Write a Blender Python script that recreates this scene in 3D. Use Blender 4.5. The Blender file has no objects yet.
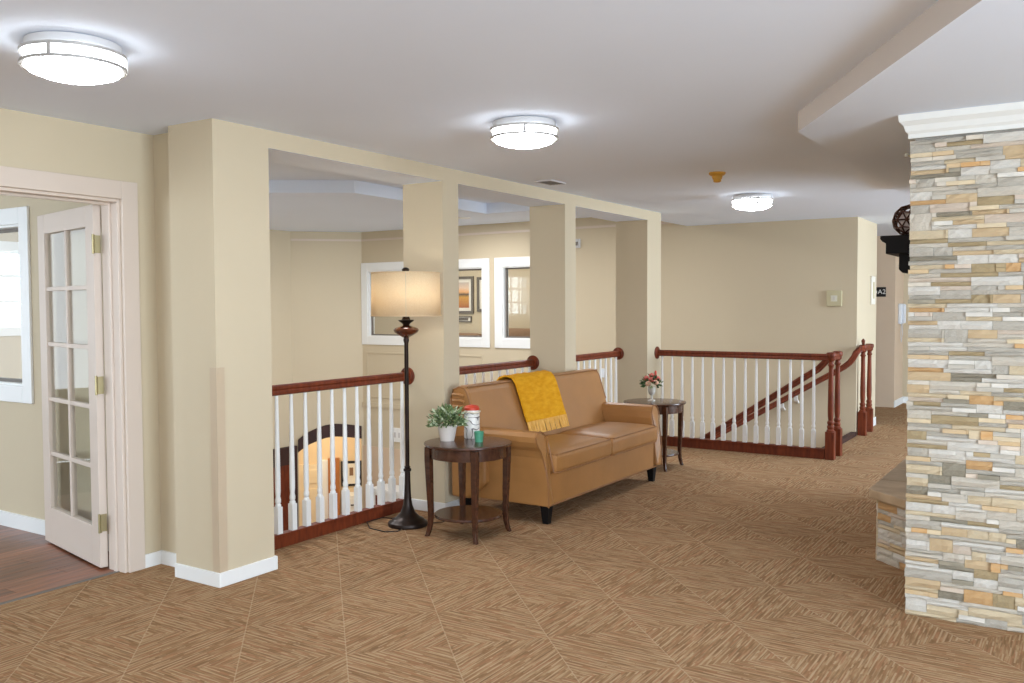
import bpy, bmesh, math, random
from mathutils import Vector, Matrix
random.seed(7)
PI = math.pi
S = bpy.context.scene
C = S.collection

# ------------------------------------------------------------------ camera
F_PX, YAW, PITCH, ROLL = 893.8, 0.5722, -0.03971, -0.00459
CAM = Vector((3.8858, -3.1318, 1.5))
fwd = Vector((-math.sin(YAW)*math.cos(PITCH), math.cos(YAW)*math.cos(PITCH), math.sin(PITCH)))
rgt0 = Vector((math.cos(YAW), math.sin(YAW), 0)); up0 = rgt0.cross(fwd)
rgt = rgt0*math.cos(ROLL) + up0*math.sin(ROLL); up = -rgt0*math.sin(ROLL) + up0*math.cos(ROLL)
cd = bpy.data.cameras.new('camera'); cam = bpy.data.objects.new('camera', cd); C.objects.link(cam)
cd.sensor_width = 36; cd.lens = 36*F_PX/1024; cd.clip_start = .05; cd.clip_end = 100
m = Matrix((rgt, up, -fwd)).transposed().to_4x4(); m.translation = CAM
cam.matrix_world = m
S.camera = cam

# ------------------------------------------------------------------ world, daylight, exposure
W = bpy.data.worlds.new('world'); S.world = W; W.use_nodes = True
W.node_tree.nodes['Background'].inputs[0].default_value = (.86, .93, 1, 1)
W.node_tree.nodes['Background'].inputs[1].default_value = 2.2
def area(name, loc, target, sx, sy, power, col=(1, 1, 1), spread=PI):
    d = bpy.data.lights.new(name, 'AREA'); d.shape = 'RECTANGLE'; d.size = sx; d.size_y = sy
    d.energy = power; d.color = col; d.spread = spread
    o = bpy.data.objects.new(name, d); C.objects.link(o); o.location = loc
    o.rotation_euler = (Vector(target)-Vector(loc)).to_track_quat('-Z', 'Y').to_euler()
    return o
DAY = (.71, .86, 1)
# daylight through the window openings of the right-hand wall and of the wall behind the camera
area('daylight', (6.90, -2.0, 1.40), (0, -2.0, 1.40), 2.6, 1.7, 225, DAY)
area('daylight', (4.4, -5.80, 1.45), (4.4, 0, 1.45), 4.4, 1.7, 55, DAY)
area('daylight', (6.90, 6.6, 1.45), (0, 6.6, 1.45), 3.6, 1.7, 290, DAY)  # unseen window, stretched towards the stairwell to brighten its back wall
area('daylight', (-2.9, -5.85, 1.5), (-2.9, 0, 1.5), 2.8, 1.6, 110, DAY)  # unseen fill added to brighten the side room without glare in the door panes
area('daylight', (-6.95, 1.99, 1.72), (0, 1.99, 1.72), 1.7, 1.2, 60, DAY)
S.view_settings.view_transform = 'Standard'; S.view_settings.look = 'None'
S.view_settings.gamma = 1; S.view_settings.use_curve_mapping = False
S.view_settings.exposure = 0.25

# ------------------------------------------------------------------ materials
def srgb(r, g, b):
    f = lambda c: (c/255/12.92) if c/255 <= .04045 else ((c/255+.055)/1.055)**2.4
    return (f(r), f(g), f(b), 1)
MATS = {}
class NT:
    def __init__(s, name):
        s.m = bpy.data.materials.new(name); s.m.use_nodes = True; s.t = s.m.node_tree
        s.b = s.t.nodes['Principled BSDF']; s.out = s.t.nodes['Material Output']
        MATS[name] = s.m
    def n(s, kind, **kw):
        x = s.t.nodes.new('ShaderNode'+kind)
        for k, v in kw.items():
            if k.startswith('i_'): x.inputs[int(k[2:]) if k[2:].isdigit() else k[2:]].default_value = v
            else: setattr(x, k, v)
        return x
    def l(s, a, b): s.t.links.new(a, b)
    def math(s, op, a, b=None, c=None):
        x = s.n('Math', operation=op)
        for i, v in enumerate((a, b, c)):
            if v is None: continue
            if isinstance(v, (int, float)): x.inputs[i].default_value = v
            else: s.l(v, x.inputs[i])
        return x.outputs[0]
    def mix(s, f, a, b):
        x = s.n('Mix', data_type='RGBA')
        for i, v in ((0, f), (6, a), (7, b)):
            if isinstance(v, (int, float, tuple)): x.inputs[i].default_value = v
            else: s.l(v, x.inputs[i])
        return x.outputs[2]
    def bump(s, h, strength, dist=.01):
        x = s.n('Bump'); x.inputs['Strength'].default_value = strength; x.inputs['Distance'].default_value = dist
        s.l(h, x.inputs['Height']); s.l(x.outputs[0], s.b.inputs['Normal'])
def mat(name, col, rough=.6, metal=0, var=.06, scale=8, bump=0, bscale=60, stretch=None, dark=None, spec=.5, coat=0):
    """paint, metal, plastic, stone: base colour with soft procedural variation and fine relief"""
    t = NT(name); b = t.b
    b.inputs['Roughness'].default_value = rough; b.inputs['Metallic'].default_value = metal
    b.inputs['Specular IOR Level'].default_value = spec; b.inputs['Coat Weight'].default_value = coat
    tc = t.n('TexCoord'); v = tc.outputs['Object']
    if stretch:
        mp = t.n('Mapping'); mp.inputs['Scale'].default_value = stretch; t.l(v, mp.inputs[0]); v = mp.outputs[0]
    nz = t.n('TexNoise'); nz.inputs['Scale'].default_value = scale; nz.inputs['Detail'].default_value = 4; t.l(v, nz.inputs['Vector'])
    c = Vector(col[:3])
    d = dark[:3] if dark else tuple(c*(1-var*2))
    rp = t.n('ValToRGB'); rp.color_ramp.elements[0].position = .3; rp.color_ramp.elements[1].position = .7
    rp.color_ramp.elements[0].color = (*d, 1); rp.color_ramp.elements[1].color = (*col[:3], 1)
    t.l(nz.outputs[0], rp.inputs[0]); t.l(rp.outputs[0], b.inputs['Base Color'])
    if bump:
        n2 = t.n('TexNoise'); n2.inputs['Scale'].default_value = bscale; n2.inputs['Detail'].default_value = 3; t.l(v, n2.inputs['Vector'])
        t.bump(n2.outputs[0], bump)
    return t.m
mat('wall_paint', srgb(206, 191, 164), .75, var=.01, scale=1.5, bump=.04, bscale=180, spec=.25)
mat('trim_cream', srgb(216, 200, 186), .45, var=.01, scale=2)
mat('white_paint', srgb(240, 240, 238), .4, var=.01, scale=3)
mat('ceiling_paint', srgb(233, 241, 255), .85, var=.01, scale=1.2, bump=.05, bscale=220, spec=.2)
mat('guard_plastic', srgb(198, 178, 152), .3, var=.01)
mat('mahogany', srgb(126, 56, 28), .5, var=.2, scale=6, stretch=(6, 6, 1.2), dark=srgb(90, 38, 20), spec=.3)
mat('dark_mahogany', srgb(62, 32, 26), .6, var=.2, scale=6, dark=srgb(44, 22, 18))
mat('walnut', srgb(84, 50, 34), .25, var=.2, scale=5, stretch=(2, 12, 6), dark=srgb(58, 32, 22), coat=.2)
mat('leather', srgb(173, 121, 68), .42, var=.07, scale=5, bump=.12, bscale=260)
mat('piping_leather', srgb(150, 102, 56), .45, var=.05)
mat('black_wood', srgb(20, 17, 17), .6, var=.1, spec=.2)
mat('bronze', srgb(48, 36, 30), .38, metal=.55, var=.15, scale=14)
mat('amber', srgb(110, 52, 26), .22, var=.25, scale=16, dark=srgb(52, 24, 18), coat=.6)
mat('brass', srgb(178, 164, 124), .4, metal=.7, var=.08)
mat('nickel', srgb(190, 186, 182), .35, metal=.6, var=.04)
mat('yellow_plastic', srgb(214, 158, 52), .5, var=.08)
mat('pot_white', srgb(226, 216, 208), .55, var=.04)
mat('leaf', srgb(138, 156, 104), .6, var=.25, scale=30, dark=srgb(70, 98, 58))
mat('leaf_pale', srgb(196, 206, 172), .6, var=.1, scale=30)
mat('leaf_dark', srgb(58, 92, 48), .55, var=.2, scale=30)
mat('petal', srgb(226, 120, 104), .6, var=.12, scale=40, dark=srgb(196, 84, 78))
mat('petal_pale', srgb(240, 190, 160), .6, var=.1, scale=40)
mat('red_lid', srgb(214, 72, 48), .45, var=.1)
mat('rope', srgb(226, 214, 192), .8, var=.1, scale=60)
mat('teal', srgb(84, 160, 128), .35, var=.12, scale=50)
mat('wax', srgb(228, 222, 200), .5, var=.02)
mat('crystal', srgb(214, 208, 198), .12, var=.04, coat=.5)
mat('cord_black', srgb(40, 32, 28), .5, var=.05)
mat('plate_beige', srgb(196, 186, 150), .5, var=.03)
mat('plate_screen', srgb(216, 212, 196), .4, var=.02)
mat('sign_white', srgb(232, 226, 214), .4, var=.02)
mat('sign_black', srgb(28, 26, 26), .4, var=.02)
mat('letter_white', srgb(236, 232, 226), .5, var=.01)
mat('phone_white', srgb(226, 230, 236), .35, var=.02)
mat('cage_copper', srgb(92, 58, 44), .4, metal=.6, var=.15, scale=30)
mat('cage_inner', srgb(240, 222, 214), .5, var=.03)
mat('slate', srgb(196, 170, 138), .6, var=.12, scale=7, bump=.2, bscale=40, dark=srgb(168, 142, 112))
mat('mortar', srgb(168, 160, 150), .9, var=.1)
mat('firebox_black', srgb(16, 15, 15), .7, var=.1)
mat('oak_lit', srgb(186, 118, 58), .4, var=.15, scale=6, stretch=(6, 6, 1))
mat('door_cream', srgb(238, 218, 184), .5, var=.02)
mat('lower_wall', srgb(232, 206, 168), .8, var=.02)
mat('pink_wall', srgb(214, 190, 164), .75, var=.01)
mat('tile_lower', srgb(150, 122, 92), .5, var=.1, scale=3)
mat('picture_frame', srgb(98, 88, 76), .4, var=.1)
mat('picture_mat', srgb(232, 226, 214), .7, var=.02)
mat('brown_cloth', srgb(142, 110, 84), .8, var=.1, scale=30)
mat('vent_dark', srgb(120, 112, 104), .6, var=.05)
mat('vent_white', srgb(206, 204, 204), .6, var=.02)
STONE = {}
for k, a, b in (('W', (232, 224, 211), (208, 202, 192)), ('L', (222, 210, 192), (196, 187, 172)), ('G', (205, 196, 181), (178, 170, 157)),
                ('D', (168, 158, 138), (138, 130, 114)), ('C', (224, 203, 168), (206, 188, 158)), ('T', (214, 184, 142), (206, 182, 148)),
                ('B', (190, 166, 126), (166, 148, 116)), ('O', (208, 158, 102), (210, 176, 132)), ('P', (222, 204, 184), (204, 186, 168))):
    mat('stone_'+k, srgb(*a), .8, var=.1, scale=5, stretch=(2, 2, 6), bump=.5, bscale=26, dark=srgb(*b), spec=.25)
    STONE[k] = MATS['stone_'+k]

def carpet():
    t = NT('carpet'); b = t.b
    b.inputs['Roughness'].default_value = .95; b.inputs['Specular IOR Level'].default_value = .08
    L, X0, Y0 = .635, -.05, -.325
    sp = t.n('SeparateXYZ'); t.l(t.n('TexCoord').outputs['Object'], sp.inputs[0])
    x, y = sp.outputs[0], sp.outputs[1]
    fx = t.math('DIVIDE', t.math('SUBTRACT', x, X0), L); fy = t.math('DIVIDE', t.math('SUBTRACT', y, Y0), L)
    p = t.math('ABSOLUTE', t.math('SUBTRACT', t.math('FRACT', fx), .5)); q = t.math('ABSOLUTE', t.math('SUBTRACT', t.math('FRACT', fy), .5))
    side = t.math('GREATER_THAN', p, q)          # triangles whose outer edge runs along y
    inv = t.math('SUBTRACT', 1., side)
    al = t.math('ADD', t.math('MULTIPLY', side, y), t.math('MULTIPLY', inv, x))
    ac = t.math('ADD', t.math('MULTIPLY', side, x), t.math('MULTIPLY', inv, y))
    def strokes(sa, sc, off, detail=2):
        cv = t.n('CombineXYZ'); t.l(t.math('MULTIPLY', al, sa), cv.inputs[0]); t.l(t.math('MULTIPLY', ac, sc), cv.inputs[1])
        cv.inputs[2].default_value = off
        n = t.n('TexNoise'); n.inputs['Scale'].default_value = 1; n.inputs['Detail'].default_value = detail; t.l(cv.outputs[0], n.inputs['Vector']); return n.outputs[0]
    def rows(width, sa, off):
        r = t.math('DIVIDE', ac, width); row = t.math('FLOOR', r); cv = t.n('CombineXYZ')
        t.l(t.math('MULTIPLY', al, sa), cv.inputs[0]); t.l(t.math('MULTIPLY', row, 3.713), cv.inputs[1]); cv.inputs[2].default_value = off
        n = t.n('TexNoise'); n.inputs['Scale'].default_value = 1; n.inputs['Detail'].default_value = 1.5; t.l(cv.outputs[0], n.inputs['Vector'])
        return n.outputs[0], t.math('FRACT', r)
    s1, _ = rows(.0075, 8, 3.1); soft = strokes(8, 120, 5.5, 3)
    a = t.math('ADD', t.math('MULTIPLY', s1, .45), t.math('MULTIPLY', soft, .55))
    def lines(width, sa, off, half, thr):
        n, fr = rows(width, sa, off)
        return t.math('MULTIPLY', t.math('LESS_THAN', t.math('ABSOLUTE', t.math('SUBTRACT', fr, .5)), half), t.math('GREATER_THAN', n, thr))
    lightA = lines(.0235, 7, 1.7, .15, .47); lightB = lines(.0157, 9, 6.4, .17, .53); darkA = lines(.0181, 8, 12.9, .22, .52)
    h = strokes(7, 55, 9.7, 1)
    rp = t.n('ValToRGB'); e = rp.color_ramp.elements
    e[0].position = .36; e[0].color = srgb(129, 99, 70); e[1].position = .64; e[1].color = srgb(177, 147, 113)
    e.new(.465).color = srgb(144, 109, 77); e.new(.535).color = srgb(157, 123, 89)
    t.l(a, rp.inputs[0])
    rust = t.n('ValToRGB'); rust.color_ramp.elements[0].position = .5; rust.color_ramp.elements[1].position = .66; t.l(h, rust.inputs[0])
    col = t.mix(t.math('MULTIPLY', rust.outputs[0], .45), rp.outputs[0], srgb(166, 116, 84))
    col = t.mix(t.math('MULTIPLY', darkA, .35), col, srgb(116, 91, 66))
    col = t.mix(t.math('MULTIPLY', lightB, .3), col, srgb(188, 160, 125))
    col = t.mix(t.math('MULTIPLY', lightA, .55), col, srgb(192, 164, 130))
    fd = t.math('FRACT', t.math('ADD', t.math('ADD', fx, fy), .5))
    seam = t.math('LESS_THAN', t.math('ABSOLUTE', t.math('SUBTRACT', fd, .5)), .0065)
    col = t.mix(t.math('MULTIPLY', seam, .32), col, srgb(204, 178, 146))
    t.l(col, b.inputs['Base Color'])
    fine = t.n('TexNoise'); fine.inputs['Scale'].default_value = 420; t.l(t.n('TexCoord').outputs['Object'], fine.inputs['Vector'])
    t.bump(t.math('ADD', t.math('MULTIPLY', a, .8), t.math('MULTIPLY', fine.outputs[0], .5)), .35, .006)
carpet()
def plank_mat():
    t = NT('wood_floor'); b = t.b; b.inputs['Roughness'].default_value = .3
    tc = t.n('TexCoord'); oi = t.n('ObjectInfo')
    mp = t.n('Mapping'); mp.inputs['Scale'].default_value = (14, 1.4, 1); t.l(tc.outputs['Object'], mp.inputs[0])
    nz = t.n('TexNoise'); nz.inputs['Scale'].default_value = 2.2; nz.inputs['Detail'].default_value = 5; t.l(mp.outputs[0], nz.inputs['Vector'])
    rp = t.n('ValToRGB'); rp.color_ramp.elements[0].position = .3; rp.color_ramp.elements[1].position = .72
    rp.color_ramp.elements[0].color = srgb(92, 52, 36); rp.color_ramp.elements[1].color = srgb(160, 100, 70); t.l(nz.outputs[0], rp.inputs[0])
    hs = t.n('HueSaturation'); t.l(t.math('ADD', t.math('MULTIPLY', oi.outputs['Random'], .6), .7), hs.inputs['Value']); t.l(rp.outputs[0], hs.inputs['Color'])
    t.l(hs.outputs[0], b.inputs['Base Color'])
plank_mat()
def fabric(name, c1, c2, rough=.9, trans=0, bump=.3, scale=(90, 90, 90)):
    t = NT(name); b = t.b; b.inputs['Roughness'].default_value = rough; b.inputs['Specular IOR Level'].default_value = .15
    tc = t.n('TexCoord'); mp = t.n('Mapping'); mp.inputs['Scale'].default_value = scale; t.l(tc.outputs['Object'], mp.inputs[0])
    nz = t.n('TexNoise'); nz.inputs['Scale'].default_value = 1; nz.inputs['Detail'].default_value = 3; t.l(mp.outputs[0], nz.inputs['Vector'])
    rp = t.n('ValToRGB'); rp.color_ramp.elements[0].position = .32; rp.color_ramp.elements[1].position = .68
    rp.color_ramp.elements[0].color = c1; rp.color_ramp.elements[1].color = c2; t.l(nz.outputs[0], rp.inputs[0])
    t.l(rp.outputs[0], b.inputs['Base Color']); t.bump(nz.outputs[0], bump)
    if trans:
        tr = t.n('BsdfTranslucent'); t.l(rp.outputs[0], tr.inputs[0]); mx = t.n('MixShader'); mx.inputs[0].default_value = trans
        t.l(b.outputs[0], mx.inputs[1]); t.l(tr.outputs[0], mx.inputs[2]); t.l(mx.outputs[0], t.out.inputs[0])
fabric('throw', srgb(214, 146, 20), srgb(230, 168, 40), scale=(40, 14, 40), bump=.4)
fabric('throw_fringe', srgb(226, 166, 76), srgb(244, 200, 120), scale=(60, 90, 20))
fabric('shade_cloth', srgb(240, 221, 188), srgb(249, 233, 204), trans=.5, bump=.1, scale=(120, 120, 160))
def glass():
    t = NT('pane_glass'); gl = t.n('BsdfGlossy'); gl.inputs['Roughness'].default_value = .02
    tr = t.n('BsdfTransparent'); tr.inputs[0].default_value = (.95, .96, .95, 1)
    lw_ = t.n('LayerWeight'); lw_.inputs[0].default_value = .5; mx = t.n('MixShader')
    t.l(t.math('MULTIPLY_ADD', t.math('POWER', lw_.outputs['Facing'], 4.), .5, .03), mx.inputs[0]); t.l(tr.outputs[0], mx.inputs[1]); t.l(gl.outputs[0], mx.inputs[2]); t.l(mx.outputs[0], t.out.inputs[0])
glass()
def emit(name, col, strength):
    t = NT(name); t.b.inputs['Base Color'].default_value = col; t.b.inputs['Emission Color'].default_value = col
    t.b.inputs['Emission Strength'].default_value = strength
emit('lamp_glass', (.89, .95, 1, 1), 40)
emit('drum_glass', (.89, .95, 1, 1), 11)
emit('downlight', (1, .97, .92, 1), 14)
def jar_print():
    t = NT('jar_print'); t.b.inputs['Roughness'].default_value = .4
    w = t.n('TexWave', wave_type='RINGS'); w.inputs['Scale'].default_value = 9; w.inputs['Distortion'].default_value = 14; w.inputs['Detail'].default_value = 1; w.inputs['Detail Scale'].default_value = 1.2
    t.l(t.n('TexCoord').outputs['Object'], w.inputs[0])
    line = t.math('LESS_THAN', w.outputs['Fac'], .06)
    t.l(t.mix(line, srgb(232, 228, 222), srgb(120, 112, 110)), t.b.inputs['Base Color'])
jar_print()
def painting(name, sky, mid, low, z0, z1):
    t = NT(name); sp = t.n('SeparateXYZ'); t.l(t.n('TexCoord').outputs['Object'], sp.inputs[0])
    nz = t.n('TexNoise'); nz.inputs['Scale'].default_value = 6; t.l(t.n('TexCoord').outputs['Object'], nz.inputs['Vector'])
    f = t.math('ADD', t.math('DIVIDE', t.math('SUBTRACT', sp.outputs[2], z0), z1-z0), t.math('MULTIPLY', t.math('SUBTRACT', nz.outputs[0], .5), .15))
    rp = t.n('ValToRGB'); e = rp.color_ramp.elements
    e[0].position = 0; e[0].color = low; e[1].position = 1; e[1].color = sky
    e.new(.4).color = mid; e.new(.52).color = srgb(70, 62, 52); e.new(.6).color = srgb(232, 170, 110); e.new(.75).color = srgb(226, 196, 170)
    t.l(f, rp.inputs[0]); t.l(rp.outputs[0], t.b.inputs['Base Color'])
painting('sunset_print', srgb(186, 176, 170), srgb(206, 150, 60), srgb(168, 92, 48), 1.42, 1.98)

# ------------------------------------------------------------------ mesh helpers
class M:
    def __init__(s): s.v = []; s.f = []; s.mi = []; s.cur = 0
    def add(s, vs, fs):
        o = len(s.v); s.v += [tuple(p) for p in vs]; s.f += [tuple(i+o for i in f) for f in fs]; s.mi += [s.cur]*len(fs); return s
    def box(s, x0, x1, y0, y1, z0, z1):
        return s.add([(x, y, z) for x in (x0, x1) for y in (y0, y1) for z in (z0, z1)],
                     [(0, 1, 3, 2), (4, 6, 7, 5), (0, 4, 5, 1), (2, 3, 7, 6), (0, 2, 6, 4), (1, 5, 7, 3)])
    def prism(s, poly, axis, a0, a1):
        """poly: list of 2-D points in the plane across the axis ('X': (y,z), 'Y': (x,z), 'Z': (x,y))"""
        mk = {'X': lambda p, a: (a, p[0], p[1]), 'Y': lambda p, a: (p[0], a, p[1]), 'Z': lambda p, a: (p[0], p[1], a)}[axis]
        n = len(poly); vs = [mk(p, a0) for p in poly]+[mk(p, a1) for p in poly]
        return s.add(vs, [tuple(range(n)), tuple(range(2*n-1, n-1, -1))]+[(i, n+i, n+(i+1) % n, (i+1) % n) for i in range(n)])
    def lathe(s, prof, cx=0, cy=0, n=24, axis='Z', off=(0, 0, 0), caps=True):
        vs = []; fs = []
        for r, z in prof:
            for k in range(n):
                a = 2*PI*k/n; c, d = r*math.cos(a), r*math.sin(a)
                vs.append({'Z': (cx+c, cy+d, z), 'Y': (off[0]+c, off[1]+z, off[2]+d), 'X': (off[0]+z, off[1]+c, off[2]+d)}[axis])
        for i in range(len(prof)-1):
            for k in range(n):
                a, b = i*n+k, i*n+(k+1) % n; fs.append((a, b, b+n, a+n))
        if caps:
            fs.append(tuple(range(n-1, -1, -1))); fs.append(tuple(range((len(prof)-1)*n, len(prof)*n)))
        return s.add(vs, fs)
    def sweep(s, path, sec, closed=False):
        """sec: list of (u,v): u sideways (horizontal), v upward, swept along path"""
        P = [Vector(p) for p in path]; n = len(sec); vs = []; fs = []
        for i, p in enumerate(P):
            if closed: t = (P[(i+1) % len(P)]-P[i-1]).normalized()
            else: t = (P[min(i+1, len(P)-1)]-P[max(i-1, 0)]).normalized()
            ref = Vector((0, 0, 1)) if abs(t.z) < .97 else Vector((1, 0, 0))
            u = t.cross(ref).normalized(); v = u.cross(t)
            vs += [p+u*a+v*b for a, b in sec]
        m = len(P)
        for i in range(m if closed else m-1):
            for k in range(n):
                j = (i+1) % m; fs.append((i*n+k, i*n+(k+1) % n, j*n+(k+1) % n, j*n+k))
        if not closed: fs += [tuple(range(n-1, -1, -1)), tuple(range((m-1)*n, m*n))]
        return s.add(vs, fs)
    def tube(s, path, r, n=8, closed=False):
        return s.sweep(path, [(r*math.cos(2*PI*k/n), r*math.sin(2*PI*k/n)) for k in range(n)], closed)
    def rbox(s, c, h, r, n=8, puff=(0, 0, 0)):
        """rounded, slightly puffed block"""
        vs = {}; vl = []; fs = []
        def P(i, j, k):
            key = (i, j, k)
            if key not in vs:
                u = [2*q/n-1 for q in key]; p = [u[a]*h[a] for a in range(3)]
                q = [max(-(h[a]-r), min(h[a]-r, p[a])) for a in range(3)]
                d = Vector([p[a]-q[a] for a in range(3)])
                # spread grid lines towards the edges so the fillet has points
                if d.length > 1e-9:
                    e = Vector([max(0, abs(u[a])*h[a]-(h[a]-r))/r for a in range(3)]); d = d.normalized()*r*min(1, max(e))
                w = [q[a]+d[a] for a in range(3)]
                for a in range(3):
                    o = [x for x in range(3) if x != a]
                    w[a] += math.copysign(puff[a], u[a])*(abs(u[a]) > .999)*(1-u[o[0]]**4)*(1-u[o[1]]**4)
                vs[key] = len(vl); vl.append(tuple(w[a]+c[a] for a in range(3)))
            return vs[key]
        for a in range(3):
            b, d = (a+1) % 3, (a+2) % 3
            for e in (0, n):
                for i in range(n):
                    for j in range(n):
                        q = []
                        for di, dj in ((0, 0), (1, 0), (1, 1), (0, 1)):
                            k = [0, 0, 0]; k[a] = e; k[b] = i+di; k[d] = j+dj; q.append(P(*k))
                        fs.append(tuple(q if e else q[::-1]))
        return s.add(vl, fs)
    def xf(s, mtx): s.v = [tuple(mtx @ Vector(p)) for p in s.v]; return s
    def mesh(s, name, mats, smooth=False):
        me = bpy.data.meshes.new(name); me.from_pydata(s.v, [], s.f)
        for q in (mats if isinstance(mats, (list, tuple)) else [mats]): me.materials.append(MATS[q] if isinstance(q, str) else q)
        for p, i in zip(me.polygons, s.mi): p.material_index = i; p.use_smooth = smooth
        bm = bmesh.new(); bm.from_mesh(me); bmesh.ops.recalc_face_normals(bm, faces=bm.faces); bm.to_mesh(me); bm.free()
        return me
def link(name, me, parent=None, bev=0, seg=2, angle=False):
    o = bpy.data.objects.new(name, me); C.objects.link(o)
    if parent: o.parent = parent
    if bev:
        b = o.modifiers.new('bevel', 'BEVEL'); b.width = bev; b.segments = seg; b.limit_method = 'ANGLE'; b.angle_limit = math.radians(40)
    if angle and me.polygons:
        try: me.set_sharp_from_angle(angle=math.radians(40))
        except Exception: pass
    return o
def obj(name, mb, mats, parent=None, smooth=False, bev=0, seg=2):
    return link(name, mb.mesh(name, mats, smooth), parent, bev, seg, smooth)
def thing(name, label, cat, loc=(0, 0, 0), group=None, kind=None):
    o = bpy.data.objects.new(name, None); C.objects.link(o); o.location = loc; o.empty_display_size = .1
    tag(o, label, cat, group, kind); return o
def tag(o, label=None, cat=None, group=None, kind=None):
    if label: o['label'] = label
    if cat: o['category'] = cat
    if group: o['group'] = group
    if kind: o['kind'] = kind
    return o
def struct(name, mb, mats, label=None, **k):
    return tag(obj(name, mb, mats, **k), label, None, None, 'structure')
def dup(o, parent=None, off=(0, 0, 0)):
    c = o.copy(); C.objects.link(c); c.parent = parent
    if parent is None: c.location = Vector(o.location)+Vector(off)
    for ch in list(o.children): dup(ch, c)
    return c

# ------------------------------------------------------------------ the setting
H, HB, D = 2.493, 2.394, .365          # ceiling, underside of the header, column depth
ATC = 2.68                              # ceiling of the open atrium
LOW = -3.3                             # floor of the level below
XD = -.665                              # wall with the French door
f = M().box(-D, 7, -6, 5.86, -.3, 0).box(XD-.06, -D, -6, .27, -.3, 0).box(1.62, 7, 5.86, 13, -.3, 0).box(-1.2, 1.62, 8.65, 13, -.3, 0)
struct('floor', f, 'carpet', 'brown and tan patterned carpet laid through the lounge and hall')
wf = struct('floor', M().box(-5, XD-.06, -6, .12, -.3, -.012), 'firebox_black', 'dark brown hardwood floor beyond the French door')
pm = {}
def plank(i, j, x0, y0, y1):
    L = round(y1-y0, 3)
    if L not in pm: pm[L] = M().box(0, .118, 0, L, -.012, 0).mesh('plank', 'wood_floor')
    o = link('plank', pm[L], wf); o.location = (x0, y0, 0)
for i in range(21):
    x = XD-.06-.12*(i+1); offs = (-.0, -.45, -.8)[i % 3]; y = .119
    first = True
    while y > -2.6:
        L = 1.2+offs if first else 1.2
        plank(i, 0, x, y-L+.002, y); y -= L; first = False
# ceiling over the lounge, bulkhead over the fireplace
c = M().box(-D, 7, -6, 13, H, 2.9).box(-1.2, -D, 7.7, 13, H, 2.9).box(-5, -D, -6, .27, H, 2.9)
struct('ceiling', c, 'ceiling_paint', 'flat pale grey ceiling above the lounge')
bk = M().prism([(2.61, 1.587), (4.98, -2.51), (7, -2.51), (7, 5.2), (2.61, 5.2)], 'Z', 2.393, H+.02)
bk.mi = [0, 0]+[1]*5
mat('bulkhead_warm_tint', srgb(216, 206, 198), .8, var=.01, scale=2)  # sides tinted cream in place of warm light, to offset the blue daylight
struct('trim', bk, ['ceiling_paint', 'bulkhead_warm_tint'], 'dropped angular bulkhead on the ceiling around the stone chimney').name = 'trim_1'
struct('trim_2', M().box(-D, 0, .383, 5.525, HB, 2.8), 'wall_paint', 'cream header beam spanning the row of columns')
for a_, b_ in ((.383, 1.995), (2.183, 3.771), (3.965, 5.525)):
    obj('soffit', M().box(-D+.002, -.002, a_, b_, HB-.0006, HB), 'ceiling_paint', bpy.data.objects['trim_2'])
# door wall
DY0, DY1, DZ = -1.75, -.10, 2.105
w = M().box(XD-.15, XD, -6, DY0, 0, H).box(XD-.15, XD, DY1, .121, 0, H).box(XD-.15, XD, DY0, DY1, DZ, H)
struct('wall_left', w, 'wall_paint', 'cream wall around the French doorway')
# wall between side room and atrium, with an interior window
wx0, wx1, wz0, wz1 = -3.5, -2.09, .976, 2.06
w = M().box(-6.75, wx0, .121, .27, LOW, 2.8).box(wx1, -D, .121, .27, LOW, 2.8).box(wx0, wx1, .121, .27, LOW, wz0).box(wx0, wx1, .121, .27, wz1, 2.8)
struct('wall_side', w, 'wall_paint', 'cream wall with a white framed window inside the side room')
w = M().box(-5.15, -5, -6, -2.8, 0, 2.6).box(-5.15, -5, -.4, .121, 0, 2.6).box(-5.15, -5, -2.8, -.4, 0, .7).box(-5.15, -5, -2.8, -.4, 2.3, 2.6)
struct('wall_side_room', w, 'wall_paint')
# walls behind and to the right of the camera with their window openings
w = M().box(-5.15, -4.4, -6.15, -6, 0, H).box(-1.4, 2.1, -6.15, -6, 0, H).box(-4.4, -1.4, -6.15, -6, 0, .5).box(-4.4, -1.4, -6.15, -6, 2.35, H).box(6.7, 7.15, -6.15, -6, 0, H).box(2.1, 6.7, -6.15, -6, 0, .5).box(2.1, 6.7, -6.15, -6, 2.35, H)  # the side room opening is made up for its fill light
struct('wall_front', w, 'wall_paint')
w = M()
for a, b in ((-6, -3.4), (-.6, 4.7), (8.5, 13)): w.box(7, 7.15, a, b, 0, H)
for a, b in ((-3.4, -.6), (4.7, 8.5)): w.box(7, 7.15, a, b, 0, .5).box(7, 7.15, a, b, 2.35, H)
struct('wall_right', w, 'wall_paint')
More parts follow.
